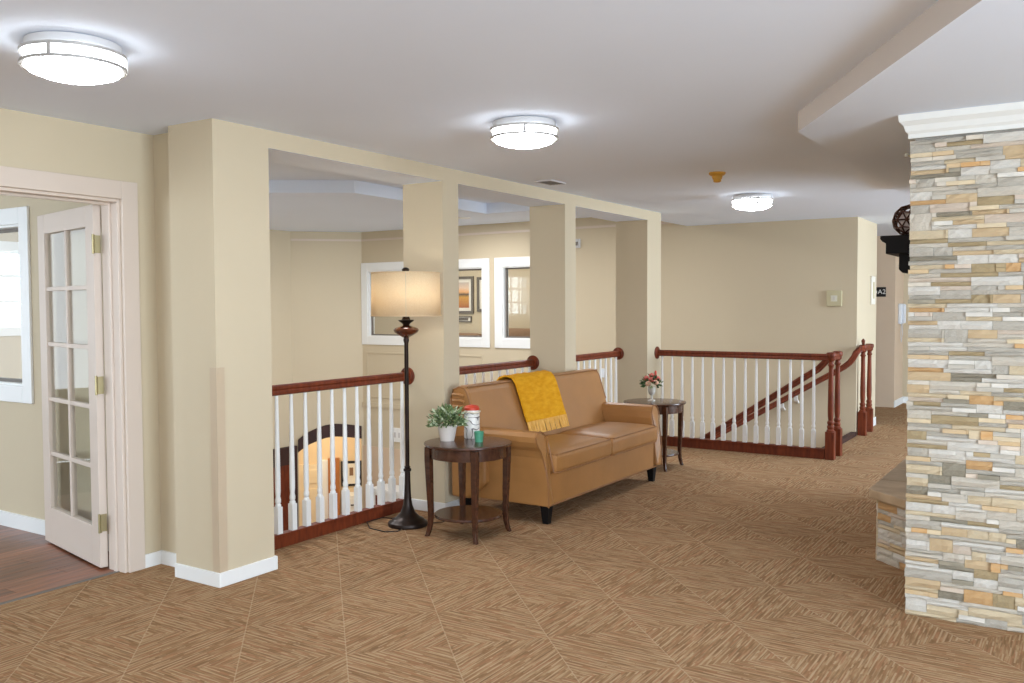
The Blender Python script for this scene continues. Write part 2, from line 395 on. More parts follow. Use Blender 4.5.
# far wall with three interior windows; it also closes the stairwell
YF = 7.55
wins = [(-5.70, -4.78), (-4.42, -3.50), (-3.15, -2.23)]
wz = (1.03, 2.06)
w = M(); xs = [-5.83]
for a, b in wins: w.box(xs[-1], a, YF, YF+.13, LOW, 2.8).box(a, b, YF, YF+.13, LOW, wz[0]).box(a, b, YF, YF+.13, wz[1], 2.8); xs.append(b)
w.box(xs[-1], 1.53, YF, YF+.13, LOW, 2.8)
wall_far = struct('wall_back', w, 'wall_paint', 'long cream wall behind the stairwell and atrium with framed interior windows')
struct('wall_corridor', M().box(1.53, 1.677, YF, 8.65, LOW, H), 'wall_paint', 'bright cream end of wall beside the corridor')
struct('wall_corridor_far', M().box(-1.2, 1.54, 10.75, 11.45, 0, H), 'pink_wall', 'pinkish beige wall in the corridor carrying the black sign')
struct('wall_corridor_end', M().box(-1.2, 7.15, 11.45, 11.6, 0, H), 'wall_paint', 'cream wall at the end of the corridor')
struct('wall_corridor_side', M().box(-1.35, -1.2, 7.68, 11.45, 0, H), 'wall_paint')
# atrium: 45 degree corner wall with arch, side wall with daylight window
n45 = Vector((-1, -1, 0)).normalized(); o45 = Vector((-5.83, YF, 0)); in45 = Vector((1, -1, 0)).normalized()
def P45(s, z, d=0): q = o45+n45*s+in45*d; return (q.x, q.y, z)
def slab45(mb, poly, d0, d1):
    n = len(poly); vs = [P45(a, b, d0) for a, b in poly]+[P45(a, b, d1) for a, b in poly]
    return mb.add(vs, [tuple(range(n)), tuple(range(2*n-1, n-1, -1))]+[(i, n+i, n+(i+1) % n, (i+1) % n) for i in range(n)])
S1 = 1.09
arch = [(1.02, -.79), (.94, -.725), (.84, -.665), (.72, -.615), (.6, -.575), (.46, -.555), (.3, -.565), (.16, -.585), (.03, -.605)]
w = M(); slab45(w, [(0, 2.8), (S1, 2.8), (S1, LOW), (1.02, LOW)]+arch+[(.03, LOW), (0, LOW)], 0, -.15)
struct('wall_angled', w, 'wall_paint', 'angled cream atrium wall above a dark wood arch')
band = M(); outer = [(a, b+.2) for a, b in arch]
slab45(band, arch+outer[::-1], .045, -.16)
tag(obj('trim_3', band, 'dark_mahogany'), 'dark wood arch on the lower level seen through the white balusters', None, None, 'structure')
XW = o45.x+n45.x*S1; YW = o45.y+n45.y*S1
dw = (1.35, 2.63, 1.28, 2.17)
w = M().box(XW-.15, XW, .27, dw[0], LOW, 2.8).box(XW-.15, XW, dw[1], YW, LOW, 2.8).box(XW-.15, XW, dw[0], dw[1], LOW, dw[2]).box(XW-.15, XW, dw[0], dw[1], dw[3], 2.8)
struct('wall_atrium', w, 'wall_paint', 'cream atrium wall with a daylight window')
# atrium ceiling with its octagonal tray
tr = [(-2.6, 6.35), (-2.53, 3.83), (-3.25, 3.33), (-5.0, 1.6), (-3.2, .9), (-1.2, .9), (-.95, 1.2), (-.95, 5.6), (-1.7, 6.35)]
c = M(); bmx = bmesh.new()
out = [(-6.9, .2), (-D, .2), (-D, YF+.1), (-6.9, YF+.1)]
vo = [bmx.verts.new((*p, ATC)) for p in out]; vi = [bmx.verts.new((*p, ATC)) for p in tr]; vt = [bmx.verts.new((*p, 2.81)) for p in tr]
eo = [bmx.edges.new((vo[i], vo[(i+1) % 4])) for i in range(4)]; ei = [bmx.edges.new((vi[i], vi[(i+1) % len(vi)])) for i in range(len(vi))]
bmesh.ops.triangle_fill(bmx, use_beauty=True, edges=eo+ei)
for i in range(len(vi)): j = (i+1) % len(vi); bmx.faces.new((vi[i], vi[j], vt[j], vt[i]))
bmx.faces.new(vt)
me = bpy.data.meshes.new('ceiling'); bmx.to_mesh(me); bmx.free(); me.materials.append(MATS['ceiling_paint'])
tag(link('ceiling', me), 'white tray ceiling over the open atrium', None, None, 'structure')
# crown line on the atrium walls
mo = M().box(-5.83, 1.53, YF-.02, YF, 2.535, 2.565); slab45(mo, [(0, 2.565), (S1, 2.565), (S1, 2.535), (0, 2.535)], .02, 0)
struct('trim_4', mo, 'trim_cream', 'thin cream moulding running high around the atrium walls')
# wainscot frames on the far wall below the windows
for a, b in ((-5.74, -4.75), (-4.5, -3.5)):
    fr = M()
    for z in (.06, .76): fr.box(a, b, YF-.012, YF, z, z+.025)
    for x in (a, b-.025): fr.box(x, x+.025, YF-.012, YF, .085, .76)
    obj('panel_molding', fr, 'wall_paint', wall_far, bev=.003)
obj('panel_molding', M().box(-5.83, -2, YF-.02, YF, -.09, -.02), 'wall_paint', wall_far)
obj('dado_panel', M().box(-5.83, -2, YF-.015, YF, LOW, -.72), 'pink_wall', wall_far)
struct('floor', M().box(-9, 1.7, .27, 11, LOW-.2, LOW), 'tile_lower', 'floor of the level below the atrium')

# columns -----------------------------------------------------------------
def baseboard(name, segs, label, h=.078, t=.013):
    b = M()
    for x0, x1, y0, y1 in segs: b.box(x0, x1, y0, y1, 0, h-.012).box(x0+(t*.4 if x1-x0 < .03 else 0), x1-(t*.4 if x1-x0 < .03 and False else 0), y0, y1, h-.012, h)
    return struct(name, b, 'white_paint', label)
cols = [(0, .383, 'widest cream column beside the open French door'),
        (1.995, 2.183, 'cream column behind the floor lamp and the sofa end'),
        (3.771, 3.965, 'cream column rising behind the middle of the tan sofa'),
        (5.525, 5.881, 'farthest cream column behind the flower vase, at the staircase railing')]
for i, (a, b, lab) in enumerate(cols):
    t = thing('column', lab, 'column', (0, a, 0), 'cream columns under the header beam')
    obj('shaft', M().box(-D, 0, 0, b-a, -.3, HB if i else H), 'wall_paint', t)
    if i == 3: obj('capital', M().box(-D, 0, 0, b-a, HB, 2.8), 'wall_paint', t)
    bb = .013; L = b-a
    sk = M().box(-D, bb, -bb, 0, 0, .078).box(0, bb, 0, L, 0, .078)
    sk.box(-D, bb, L, L+bb, 0, .078)
    obj('baseboard', sk, 'white_paint', t, bev=.003)
    if i == 0:
        g = M().prism([(-.05, -.0035), (.0035, -.0035), (.0035, .05), (0, .05), (0, 0), (-.05, 0)], 'Z', .078, 1.18)
        tag(obj('corner_guard', g, 'guard_plastic', t), 'pale plastic corner guard')
baseboard('baseboard_left', [(XD, XD+.013, .0, .121), (XD, -D, .108, .121)], 'white baseboard in the recess beside the door casing')
baseboard('baseboard_side', [(-5, XD-.16, .108, .121)], 'white baseboard along the wall of the side room', h=.1)
baseboard('baseboard_corridor', [(1.54, 1.553, 10.75, 11.45), (1.54, 6, 11.437, 11.45), (1.677, 1.69, 7.75, 8.65)], 'white baseboards in the corridor', h=.1)

# door casing and French door ----------------------------------------------
cs = M()
for x0, x1 in ((XD, XD+.02), (XD-.17, XD-.15)):
    cs.box(x0, x1, DY1, DY1+.10, 0, DZ+.1).box(x0, x1, DY0-.1, DY0, 0, DZ+.1).box(x0, x1, DY0, DY1, DZ, DZ+.1)
cs.box(XD-.15, XD, DY1-.018, DY1, 0, DZ).box(XD-.15, XD, DY0, DY0+.018, 0, DZ).box(XD-.15, XD, DY0+.018, DY1-.018, DZ-.018, DZ)
cs.box(XD-.085, XD-.06, DY1-.032, DY1-.018, 0, DZ-.018).box(XD-.085, XD-.06, DY0+.018, DY0+.032, 0, DZ-.018).box(XD-.085, XD-.06, DY0+.032, DY1-.032, DZ-.032, DZ-.018)
struct('trim_5', cs, 'trim_cream', 'pinkish cream casing around the French doorway', bev=.003)
struct('trim_6', M().box(XD-.075, XD-.05, DY0, DY1, 0, .004), 'vent_dark', 'thin metal strip between carpet and hardwood')
door = bpy.data.objects.new('door_1', None); C.objects.link(door)
tag(door, 'open French door with ten glass panes and brass hinges', None, None, 'structure')
DWd, DH, DT = .90, 2.083, .045
door.location = (XD-.165, DY1-.012, 0); door.rotation_euler = (0, 0, math.radians(180-11.5))
# local: x along the leaf from the hinge, y thickness (negative = far side), z up
st = .115; zb = .24; zt = DH-.12
def dpart(name, *b): return obj(name, M().box(*b), 'trim_cream', door, bev=.003)
dpart('stile', 0, st, 0, DT, .012, DH); dpart('stile', DWd-st, DWd, 0, DT, .012, DH)
dpart('rail', st, DWd-st, 0, DT, .012, zb); dpart('rail', st, DWd-st, 0, DT, zt, DH)
mid = DWd/2; rows = [zb+(zt-zb)*k/5 for k in range(6)]
dpart('muntin', mid-.013, mid+.013, .006, DT-.006, zb, zt)
for k in range(1, 5): dpart('muntin', st, DWd-st, .007, DT-.007, rows[k]-.013, rows[k]+.013)
for k in range(5):
    for a, b in ((st, mid-.013), (mid+.013, DWd-st)):
        obj('pane', M().box(a-.004, b+.004, DT/2-.002, DT/2+.002, rows[k]+(.009 if k else -.004), rows[k+1]-(.009 if k < 4 else -.004)), 'pane_glass', door)
for z in (.27, 1.06, 1.86):
    h = obj('hinge', M().box(-.002, 0, .004, DT-.002, z-.05, z+.05).box(-.03, -.001, DT-.002, DT+.0005, z-.05, z+.05), 'brass', door)
    obj('hinge_pin', M().lathe([(.0065, z-.055), (.0065, z+.055)], -.008, DT+.004, 10), 'brass', h)
# windows -------------------------------------------------------------------
def winframe(name, label, axis, a0, a1, z0, z1, face, out, depth, tw=.1, proud=.02, mull=None):
    """casing + jamb + pane in a wall opening; axis 'X' = wall runs along x, face = wall plane, out = +1/-1 towards the viewer"""
    e = bpy.data.objects.new(name, None); C.objects.link(e); tag(e, label, None, None, 'structure')
    def B(mb, u0, u1, d0, d1, zz0, zz1):
        d0, d1 = sorted((face+out*d0, face+out*d1))
        return mb.box(u0, u1, d0, d1, zz0, zz1) if axis == 'X' else mb.box(d0, d1, u0, u1, zz0, zz1)
    for side in (0, 1):
        d0, d1 = ((0, proud), (-depth-proud, -depth))[side]
        k = M(); B(k, a0-tw, a0, d0, d1, z0-tw, z1+tw); B(k, a1, a1+tw, d0, d1, z0-tw, z1+tw); B(k, a0, a1, d0, d1, z1, z1+tw); B(k, a0, a1, d0, d1, z0-tw, z0)
        obj('casing', k, 'white_paint', e, bev=.004)
    j = M(); B(j, a0, a0+.015, -depth, 0, z0, z1); B(j, a1-.015, a1, -depth, 0, z0, z1); B(j, a0+.015, a1-.015, -depth, 0, z1-.015, z1); B(j, a0+.015, a1-.015, -depth, 0, z0, z0+.015)
    obj('jamb', j, 'white_paint', e)
    md = -depth/2
    s = M(); q = .022
    B(s, a0+.015, a0+.015+q, md-.015, md+.015, z0+.015, z1-.015); B(s, a1-.015-q, a1-.015, md-.015, md+.015, z0+.015, z1-.015)
    B(s, a0+.015+q, a1-.015-q, md-.015, md+.015, z0+.015, z0+.015+q); B(s, a0+.015+q, a1-.015-q, md-.015, md+.015, z1-.015-q, z1-.015)
    obj('sash', s, 'vent_dark' if mull is None else 'white_paint', e)
    if mull:
        nx, nz = mull
        for i in range(1, nx):
            u = a0+(a1-a0)*i/nx; k = M(); B(k, u-.017, u+.017, md-.012, md+.012, z0+.03, z1-.03); obj('muntin', k, 'white_paint', e)
        for i in range(1, nz):
            u = z0+(z1-z0)*i/nz; k = M(); B(k, a0+.03, a1-.03, md-.011, md+.011, u-.017, u+.017); obj('muntin', k, 'white_paint', e)
    k = M(); B(k, a0+.03, a1-.03, md-.002, md+.002, z0+.03, z1-.03); obj('pane', k, 'pane_glass', e)
    return e
winframe('window_1', 'white framed interior window seen left of the French door', 'X', wx0, wx1, wz0, wz1, .121, -1, .149, .11)
winframe('window_2', 'white framed interior window behind the lamp shade', 'X', *wins[0], *wz, YF, -1, .13, .13)
winframe('window_3', 'white framed interior window showing two framed pictures', 'X', *wins[1], *wz, YF, -1, .13, .13)
winframe('window_4', 'white framed interior window left of the middle column', 'X', *wins[2], *wz, YF, -1, .13, .13)
winframe('window_5', 'bright gridded daylight window seen through the side room window', 'Y', *dw[:2], *dw[2:], XW, 1, .15, .1, mull=(4, 3))
# room behind the far windows -------------------------------------------------
struct('wall_lounge', M().box(-9, -1.35, 10.6, 10.75, 0, 2.6).box(-9.15, -9, 7.68, 10.75, 0, 2.6), 'wall_paint', 'cream wall of the room behind the interior windows')
struct('ceiling', M().box(-9, -1.35, 7.68, 10.6, 2.55, 2.65), 'ceiling_paint')
struct('floor', M().box(-9, -1.35, 7.68, 10.6, -.2, 0), 'tile_lower')
area('room_lamp', (-5.2, 9.2, 2.5), (-5.2, 9.2, 0), 2.4, 1.6, 45, (1, .93, .82))
def picture(label, x0, x1, z0, z1, m, y=10.6, fw=.05):
    t = thing('picture', label, 'picture', ((x0+x1)/2, y, z0))
    cx = (x0+x1)/2; k = M(); a, b = x0-cx, x1-cx; h = z1-z0
    k.box(a, a+fw, -.03, -.001, 0, h).box(b-fw, b, -.03, -.001, 0, h).box(a+fw, b-fw, -.03, -.001, 0, fw).box(a+fw, b-fw, -.03, -.001, h-fw, h)
    obj('frame', k, 'picture_frame', t); obj('mat_board', M().box(a+fw, b-fw, -.012, -.001, fw, h-fw), 'picture_mat', t)
    e = M().box(a+fw+.06, b-fw-.06, -.014, -.0121, -z0+z0+fw+.06, h-fw-.06)
    p = obj('print', e, m, t)
    return t
painting('sunset_print_b', srgb(186, 176, 170), srgb(206, 150, 60), srgb(168, 92, 48), .1, .62)
picture('framed sunset landscape seen through the middle interior window', -6.36, -5.80, 1.36, 2.06, 'sunset_print_b')
picture('narrow framed picture to the right of the sunset landscape', -5.72, -5.22, 1.40, 2.04, 'picture_mat')
picture('low wide framed picture under the sunset landscape', -6.45, -5.85, 1.20, 1.31, 'picture_frame', fw=.02)
for lab, x0, x1, h in (('brown upholstered armchair below the sunset landscape', -6.4, -5.5, 1.0), ('brown upholstered settee behind the right interior window', -5.15, -4.0, 1.1)):
    t = thing('armchair', lab, 'armchair', ((x0+x1)/2, 10.15, 0)); w2 = (x1-x0)/2
    obj('backrest', M().rbox((0, .22, h-.35), (w2, .1, .35), .06), 'brown_cloth', t, True)
    obj('seat', M().rbox((0, -.1, .33), (w2-.1, .3, .12), .05), 'brown_cloth', t, True)
    for sx in (-1, 1): obj('arm', M().rbox((sx*(w2-.06), -.08, .36), (.07, .34, .28), .05), 'brown_cloth', t, True)
    for sx in (-1, 1):
        for sy in (-.3, .2): obj('leg', M().lathe([(.02, 0), (.03, .22)], sx*(w2-.1), sy, 8), 'black_wood', t)
t = thing('reading_lamp', 'thin dark swing-arm reading lamp behind the right interior window', 'lamp', (-4.9, 9.6, 0))
obj('base', M().lathe([(.12, 0), (.12, .02), (.02, .03)], 0, 0, 16), 'bronze', t); obj('pole', M().lathe([(.012, .03), (.012, 1.62)], 0, 0, 8), 'bronze', t)
obj('arm', M().tube([(0, 0, 1.6), (.1, 0, 1.66), (.26, 0, 1.64)], .009), 'bronze', t); obj('shade', M().lathe([(.03, 1.64), (.07, 1.54)], .26, 0, 12), 'bronze', t)

# level below, seen through the balusters ------------------------------------
bx = M(); slab45(bx, [(-1.2, LOW), (2.6, LOW), (2.6, -.3), (-1.2, -.3)], -2.4, -2.5)
lw = struct('wall_lobby', bx, 'lower_wall', 'warm lit lobby wall on the lower level')
bx = M(); slab45(bx, [(-1.2, -.35), (2.6, -.35), (2.6, -.3), (-1.2, -.3)], -.15, -2.4); struct('ceiling', bx, 'ceiling_paint')
bx = M(); slab45(bx, [(2.55, LOW), (2.6, LOW), (2.6, -.3), (2.55, -.3)], -.15, -2.4); slab45(bx, [(-1.2, LOW), (-1.15, LOW), (-1.15, -.3), (-1.2, -.3)], -.15, -2.4)
struct('wall_lobby_side', bx, 'lower_wall')
d2 = bpy.data.objects.new('door_2', None); C.objects.link(d2); tag(d2, 'cream panelled door in the lower lobby seen through the arch', None, None, 'structure')
def q45(name, s0, s1, z0, z1, d0, d1, m, par=None, **k):
    b = M(); slab45(b, [(s0, z0), (s1, z0), (s1, z1), (s0, z1)], d0, d1); return obj(name, b, m, par, **k)
q45('leaf', .66, 1.46, LOW, -1.40, -2.36, -2.4, 'door_cream', d2)
for z0, z1 in ((-3.1, -2.5), (-2.4, -1.85), (-1.75, -1.5)):
    for s0, s1 in ((.74, 1.02), (1.10, 1.38)): q45('door_panel', s0, s1, z0, z1, -2.345, -2.36, 'door_cream', d2, bev=.006)
q45('casing', .545, .66, LOW, -1.33, -2.34, -2.4, 'white_paint', d2)
d3 = bpy.data.objects.new('door_3', None); C.objects.link(d3); tag(d3, 'orange-brown wooden door edge glowing in the lower lobby', None, None, 'structure')
q45('leaf', .38, .47, LOW, -1.3, -2.30, -2.4, 'oak_lit', d3); q45('casing', .47, .545, LOW, -1.3, -2.28, -2.4, 'oak_lit', d3); q45('casing', .335, .38, LOW, -1.3, -2.28, -2.4, 'oak_lit', d3)
def lowpic(label, s, z0, z1):
    o = Vector(P45(s, z0, -2.4)); t = thing('picture', label, 'picture', o); mtx = Matrix.Translation(-o)
    w2 = .19
    for nm, a, b, c0, c1, dd, mm in (('frame', s-w2, s+w2, z0, z1, -2.37, 'sign_black'), ('print', s-w2+.045, s+w2-.045, z0+.045, z1-.045, -2.365, 'picture_mat'), ('artwork', s-.03, s+.04, z0+.2, z1-.12, -2.362, 'brown_cloth')):
        b_ = M(); slab45(b_, [(a, c0), (b, c0), (b, c1), (a, c1)], dd, -2.398); b_.xf(mtx); obj(nm, b_, mm, t)
lowpic('black framed picture on the lower lobby wall seen through the balusters', .115, -1.84, -1.37)
o = Vector(P45(.1, LOW, -2.4)); ct = thing('drawer_chest', 'white chest of drawers under the black framed picture in the lower lobby', 'chest', o)
def cq(name, s0, s1, z0, z1, d0, d1, m_, par):
    b_ = M(); slab45(b_, [(s0, z0), (s1, z0), (s1, z1), (s0, z1)], d0, d1); b_.xf(Matrix.Translation(-o)); return obj(name, b_, m_, par)
cq('body', -.12, .3, LOW, -1.95, -2.0, -2.39, 'white_paint', ct)
for z in (-2.80, -2.52, -2.24):
    dr = cq('drawer', -.1, .28, z, z+.25, -1.985, -2.0, 'white_paint', ct); cq('handle', .03, .15, z+.12, z+.14, -1.97, -1.985, 'sign_black', dr)
area('lobby_lamp', P45(.6, -.40, -1.3), P45(.6, LOW, -1.3), 1.2, 1.2, 26, (1, .82, .56))
# dark wood door surround on the lower level under the side wall
t = bpy.data.objects.new('door_4', None); C.objects.link(t); tag(t, 'dark wood door surround with reddish door on the lower level', None, None, 'structure')
obj('lintel', M().box(XW, XW+.08, 5.4, YW, -.95, -.68), 'dark_mahogany', t); obj('jamb', M().box(XW, XW+.08, YW-.12, YW, LOW, -.95), 'dark_mahogany', t)
obj('leaf', M().box(XW, XW+.03, 5.55, YW-.12, LOW, -.95), 'mahogany', t); obj('jamb', M().box(XW, XW+.08, 5.4, 5.55, LOW, -.95), 'dark_mahogany', t)
sp = thing('switch_plate', 'small white switch plate low on the atrium wall', 'switch', (-5.12, YF, -.5))
obj('plate', M().box(-.09, .09, -.012, 0, -.11, .11), 'white_paint', sp, bev=.003)
for dx in (-.045, .045): obj('toggle', M().box(dx-.02, dx+.02, -.018, -.012, -.04, .04), 'vent_white', sp)
t = thing('console_cabinet', 'white topped cabinet with brown door on the lower level', 'cabinet', (-4.8, YF-.22, LOW))
obj('body', M().box(-.5, .3, -.19, .19, 0, 1.97), 'white_paint', t); obj('top', M().box(-.54, .34, -.21, .195, 1.97, 2.02), 'white_paint', t)
obj('door', M().box(-.42, -.28, -.2, -.19, .8, 1.92), 'mahogany', t)

# ------------------------------------------------------------------ railings
def baluster_mesh(h0, h1, name='baluster'):
    b = M(); s = .0195; zb_ = h0+.17
    b.box(-s, s, -s, s, h0, zb_)
    hh = h1-zb_
    b.lathe([(.0195, zb_), (.0195, zb_+.012), (.014, zb_+.02), (.0185, zb_+.03), (.019, zb_+.045), (.0145, zb_+.065), (.0175, zb_+.10), (.0175, zb_+.2),
             (.0115, h1-.03), (.0115, h1)], 0, 0, 12)
    return b.mesh(name, 'white_paint', True)
def bal(me, par, x, y):
    o = link('baluster', me, par, angle=True); o.location = (x, y, 0); return o
RS = [(-.03, -.028), (-.03, -.012), (-.024, -.002), (-.03, .01), (-.026, .026), (-.012, .034), (.012, .034), (.026, .026), (.03, .01), (.024, -.002), (.03, -.012), (.03, -.028), (.018, -.036), (-.018, -.036)]
RS = [(a_*.92, b_*.92) for a_, b_ in RS]
BM1 = baluster_mesh(.085, .955)
labs = ['white baluster railing with mahogany handrail between wide column and lamp', 'white baluster railing with mahogany handrail behind the left half of the sofa',
        'white baluster railing with mahogany handrail behind the right half of the sofa']
for i, lab in enumerate(labs):
    a, b = cols[i][1], cols[i+1][0]; xc = -.335
    t = thing('railing', lab, 'railing', (xc, a, 0), 'railings between the columns')
    obj('handrail', M().sweep([(0, .001, .986), (0, b-a-.001, .986)], RS), 'mahogany', t, True)
    cu = M().box(-.027, .025, .001, b-a-.001, 0, .075).box(-.03, .03, .001, b-a-.001, .075, .087)
    obj('base_rail', cu, 'mahogany', t, bev=.003)
    y = .721-(a if i == 0 else 0); n = 0
    ys = [.721+.1205*k-a for k in range(-2, 11)] if i == 0 else [(b-a)*(k+.5)/13 for k in range(13)]
    for yy in ys: bal(BM1, t, 0, yy)
    for yy, sg in ((b-a, -1), (0, 1)):
        ro = M().lathe([(.066, 0), (.066, .008), (.058, .014), (.05, .013), (.045, .02), (.03, .021)], n=28, axis='Y', off=(0, 0, 0))
        if sg < 0: ro.xf(Matrix.Scale(-1, 4, (0, 1, 0)))
        o = obj('rosette', ro, 'mahogany', t, True); o.location = (0, yy, .986)
# balustrade at the stairwell with its paired newel posts
NEWEL = M().box(-.042, .042, -.042, .042, 0, .27)
NEWEL.lathe([(r*.84, z) for r, z in [(.044, .27), (.044, .285), (.033, .295), (.04, .31), (.04, .325), (.03, .335), (.038, .35), (.038, .365), (.026, .38), (.032, .42), (.034, .5), (.026, .88), (.026, .90), (.038, .915), (.028, .93), (.028, .95), (.044, .965), (.046, .99)]], 0, 0, 20)
NM = NEWEL.mesh('newel_post', 'mahogany', True)
YB = 5.775
t = thing('railing', 'long white baluster railing with mahogany newel posts in front of the stairwell', 'railing', (0, YB, 0))
obj('handrail', M().sweep([(.001, 0, .992), (1.80, 0, .992), (1.812, .012, .992), (1.812, .27, .992), (1.80, .285, .99), (1.76, .29, .985), (1.715, .29, .965), (1.675, .29, .915), (1.62, .29, .855), (1.5, .29, .775), (.4, .29, .045), (-2.3, .29, -1.755)], RS), 'mahogany', t, True)
obj('base_rail', M().box(.014, 1.76, -.03, .03, 0, .088).box(.014, 1.765, -.04, .04, .088, .102), 'mahogany', t, bev=.003)
BM2 = baluster_mesh(.102, .96)
for k in range(15):
    x = 1.65-.1135*k
    if x > .03: bal(BM2, t, x, 0)
for y in (0, .27):
    o = link('newel_post', NM, t, angle=True); o.location = (1.812, y, 0)
    obj('newel_cap', M().lathe([(.042, .99), (.047, 1.0), (.047, 1.025), (.04, 1.036), (.018, 1.04)], 1.812, y, 20), 'mahogany', t, True)
ro = M().lathe([(.066, 0), (.066, .008), (.058, .014), (.05, .013), (.045, .02), (.03, .021)], n=28, axis='X', off=(0, 0, .992)); obj('rosette', ro, 'mahogany', t, True)
t = thing('stair_handrail', 'mahogany handrail descending along the stairwell wall from paired newel posts', 'handrail', (1.735, 7.62, 0))
P = [(1.735, 8.0, 1.0), (1.735, 7.66, 1.0), (1.73, 7.55, .998), (1.715, 7.49, .985), (1.685, 7.47, .95), (1.665, 7.465, .90), (1.62, 7.465, .84), (1.56, 7.465, .79), (1.49, 7.465, .745), (1.33, 7.465, .65), (.148, 7.465, -.058), (-2.4, 7.465, -1.6)]
obj('handrail', M().sweep([(a-1.735, b-7.62, c_) for a, b, c_ in P], RS), 'mahogany', t, True)
for y in (0, .36):
    o = link('newel_post', NM, t, angle=True); o.location = (0, y, 0)
    obj('newel_cap', M().lathe([(.042, .99), (.047, 1.0), (.047, 1.025), (.04, 1.036), (.018, 1.04)], 0, y, 20), 'mahogany', t, True)
obj('finial', M().lathe([(.012, 1.04), (.02, 1.07), (.022, 1.085), (.01, 1.105), (.004, 1.11)], 0, 0, 12), 'mahogany', t, True)
for x in (1.02, .86, -.4, -1.6):
    z = .65+(x-1.33)*.6
    obj('bracket', M().sweep([(x-1.735, -.155, z-.035), (x-1.735, -.14, z-.085), (x-1.735, -.075, z-.12)], [(-.02, -.012), (.02, -.012), (.02, .012), (-.02, .012)]), 'white_paint', t, True)
# staircase
t = thing('staircase', 'carpeted staircase descending behind the white baluster railing', 'stairs', (1.62, 6.13, LOW))
rise, run = -LOW/18, .285
for k in range(1, 18):
    obj('step', M().box(-run*k, -run*(k-1), .0, 1.40, 0, -LOW-rise*k), 'carpet', t)
struct('trim_7', M().box(1.63, 1.69, 6.12, 7.53, 0, .045), 'dark_mahogany', 'dark wood nosing at the top of the stairs')

# ------------------------------------------------------------------ sofa
SY0, SY1 = 2.07, 3.955
t = thing('sofa', 'tan leather two-seat sofa with rolled arms and a mustard throw on its back', 'sofa', (0.45, 3.01, 0))
def L(mb): return mb.xf(Matrix.Translation((-.45, -3.01, 0)))
cyS = 3.01
ARM = [(.0, .14), (0, .54), (.01, .595), (.04, .632), (.08, .645), (.12, .636), (.145, .61), (.148, .575), (.135, .54), (.115, .515), (.102, .465), (.092, .38), (.085, .28), (.082, .13)]
def rake(z): return .832-.22*max(0, z-.33)
def arm(sg):
    # outline (y outward from the seat side, z)
    a = ARM
    y0 = cyS+sg*(.8725)
    b = M().prism([(y0+sg*p, z) for p, z in a], 'X', .16, .825)
    b.v = [(rake(z) if x > .5 else x, y, z) for x, y, z in b.v]
    return b
for sg in (-1, 1):
    obj('arm', L(arm(sg)), 'leather', t, bev=.014, seg=3)
    y0 = cyS+sg*.8725
    pp = [(rake(z)+.003, y0+sg*p, z) for p, z in ARM[::-1][:-1]]+[(rake(.36)+.003, y0, .36)]
    obj('arm_piping', L(M().tube(pp, .005, 6)), 'piping_leather', t, True)
bp = [(.05, .13), (.05, .86), (.075, .915), (.13, .935), (.18, .925), (.205, .885), (.35, .44), (.35, .25), (.2, .13)]
bk = M().prism(bp, 'Y', 2.0, 4.03)
obj('backrest', L(bk), 'leather', t, bev=.025, seg=3)
for y in (2.002, 4.028): obj('back_piping', L(M().tube([(.056, y, .4), (.056, y, .85), (.08, y, .905), (.13, y, .926), (.176, y, .916), (.2, y, .88), (.27, y, .67)], .006, 6)), 'piping_leather', t, True)
obj('back_piping', L(M().tube([(.19, 2.015, .925), (.19, 4.015, .925)], .006, 6)), 'piping_leather', t, True)
for k in range(5): obj('pleat', L(M().tube([(.075, 1.997, .70+.042*k), (.13, 1.99, .705+.042*k), (.19-.005*k, 1.997, .70+.04*k)], .011, 6)), 'leather', t, True)
obj('base', L(M().box(.06, .80, 2.135, 3.885, .12, .345)), 'leather', t, bev=.012, seg=2)
obj('base_piping', L(M().tube([(.806, 2.09, .128), (.806, 3.93, .128)], .006, 6)), 'piping_leather', t, True)
for a, b in ((2.145, 3.005), (3.015, 3.875)):
    q = obj('seat_cushion', L(M().rbox(((.33+.84)/2, (a+b)/2, .415), (.265, (b-a)/2, .07), .035, 14, (0, 0, .022))), 'leather', t, True)
    for z in (.478, .352):
        loop = [(.34, a+.012, z), (.82, a+.012, z), (.838, a+.03, z), (.838, b-.03, z), (.82, b-.012, z), (.34, b-.012, z)]
        obj('cushion_piping', L(M().tube(loop, .0055, 6)), 'piping_leather', q, True)
for x in (.775, .12):
    for y in (2.13, 3.89): obj('leg', L(M().lathe([(.03, 0), (.046, .125)], x, y, 4).xf(Matrix.Translation((x, y, 0)) @ Matrix.Rotation(PI/4, 4, 'Z') @ Matrix.Translation((-x, -y, 0)))), 'black_wood', t)
# throw
BT = thing('throw_blanket', 'mustard yellow fringed throw draped over the sofa back', 'blanket', (.2, 2.92, .93))
path = [(.033, .58), (.033, .70), (.033, .80), (.036, .87), (.05, .915), (.075, .94), (.13, .955), (.185, .945), (.212, .92), (.228, .885), (.26, .79), (.29, .695), (.315, .615)]
th = .012; NY = 28; vs = []; fs = []
def th_pt(i, j, o):
    x, z = path[i]; y = 2.61+.60*j/NY
    w_ = .006*math.sin(j*.9)*math.sin(i*.35+.5)+.004*math.sin(j*.45+i*.8)
    i0, i1 = max(i-1, 0), min(i+1, len(path)-1); tx, tz = path[i1][0]-path[i0][0], path[i1][1]-path[i0][1]; l = math.hypot(tx, tz)
    nx, nz = -tz/l, tx/l
    k = abs(w_)+o
    return (x+nx*k-.2, y+.012*math.sin(i*.5)-.02*(1-i/12)-2.92, z+nz*k-.93)
n1 = NY+1
for o in (0, th):
    for i in range(len(path)):
        for j in range(n1): vs.append(th_pt(i, j, o))
N = len(path)*n1
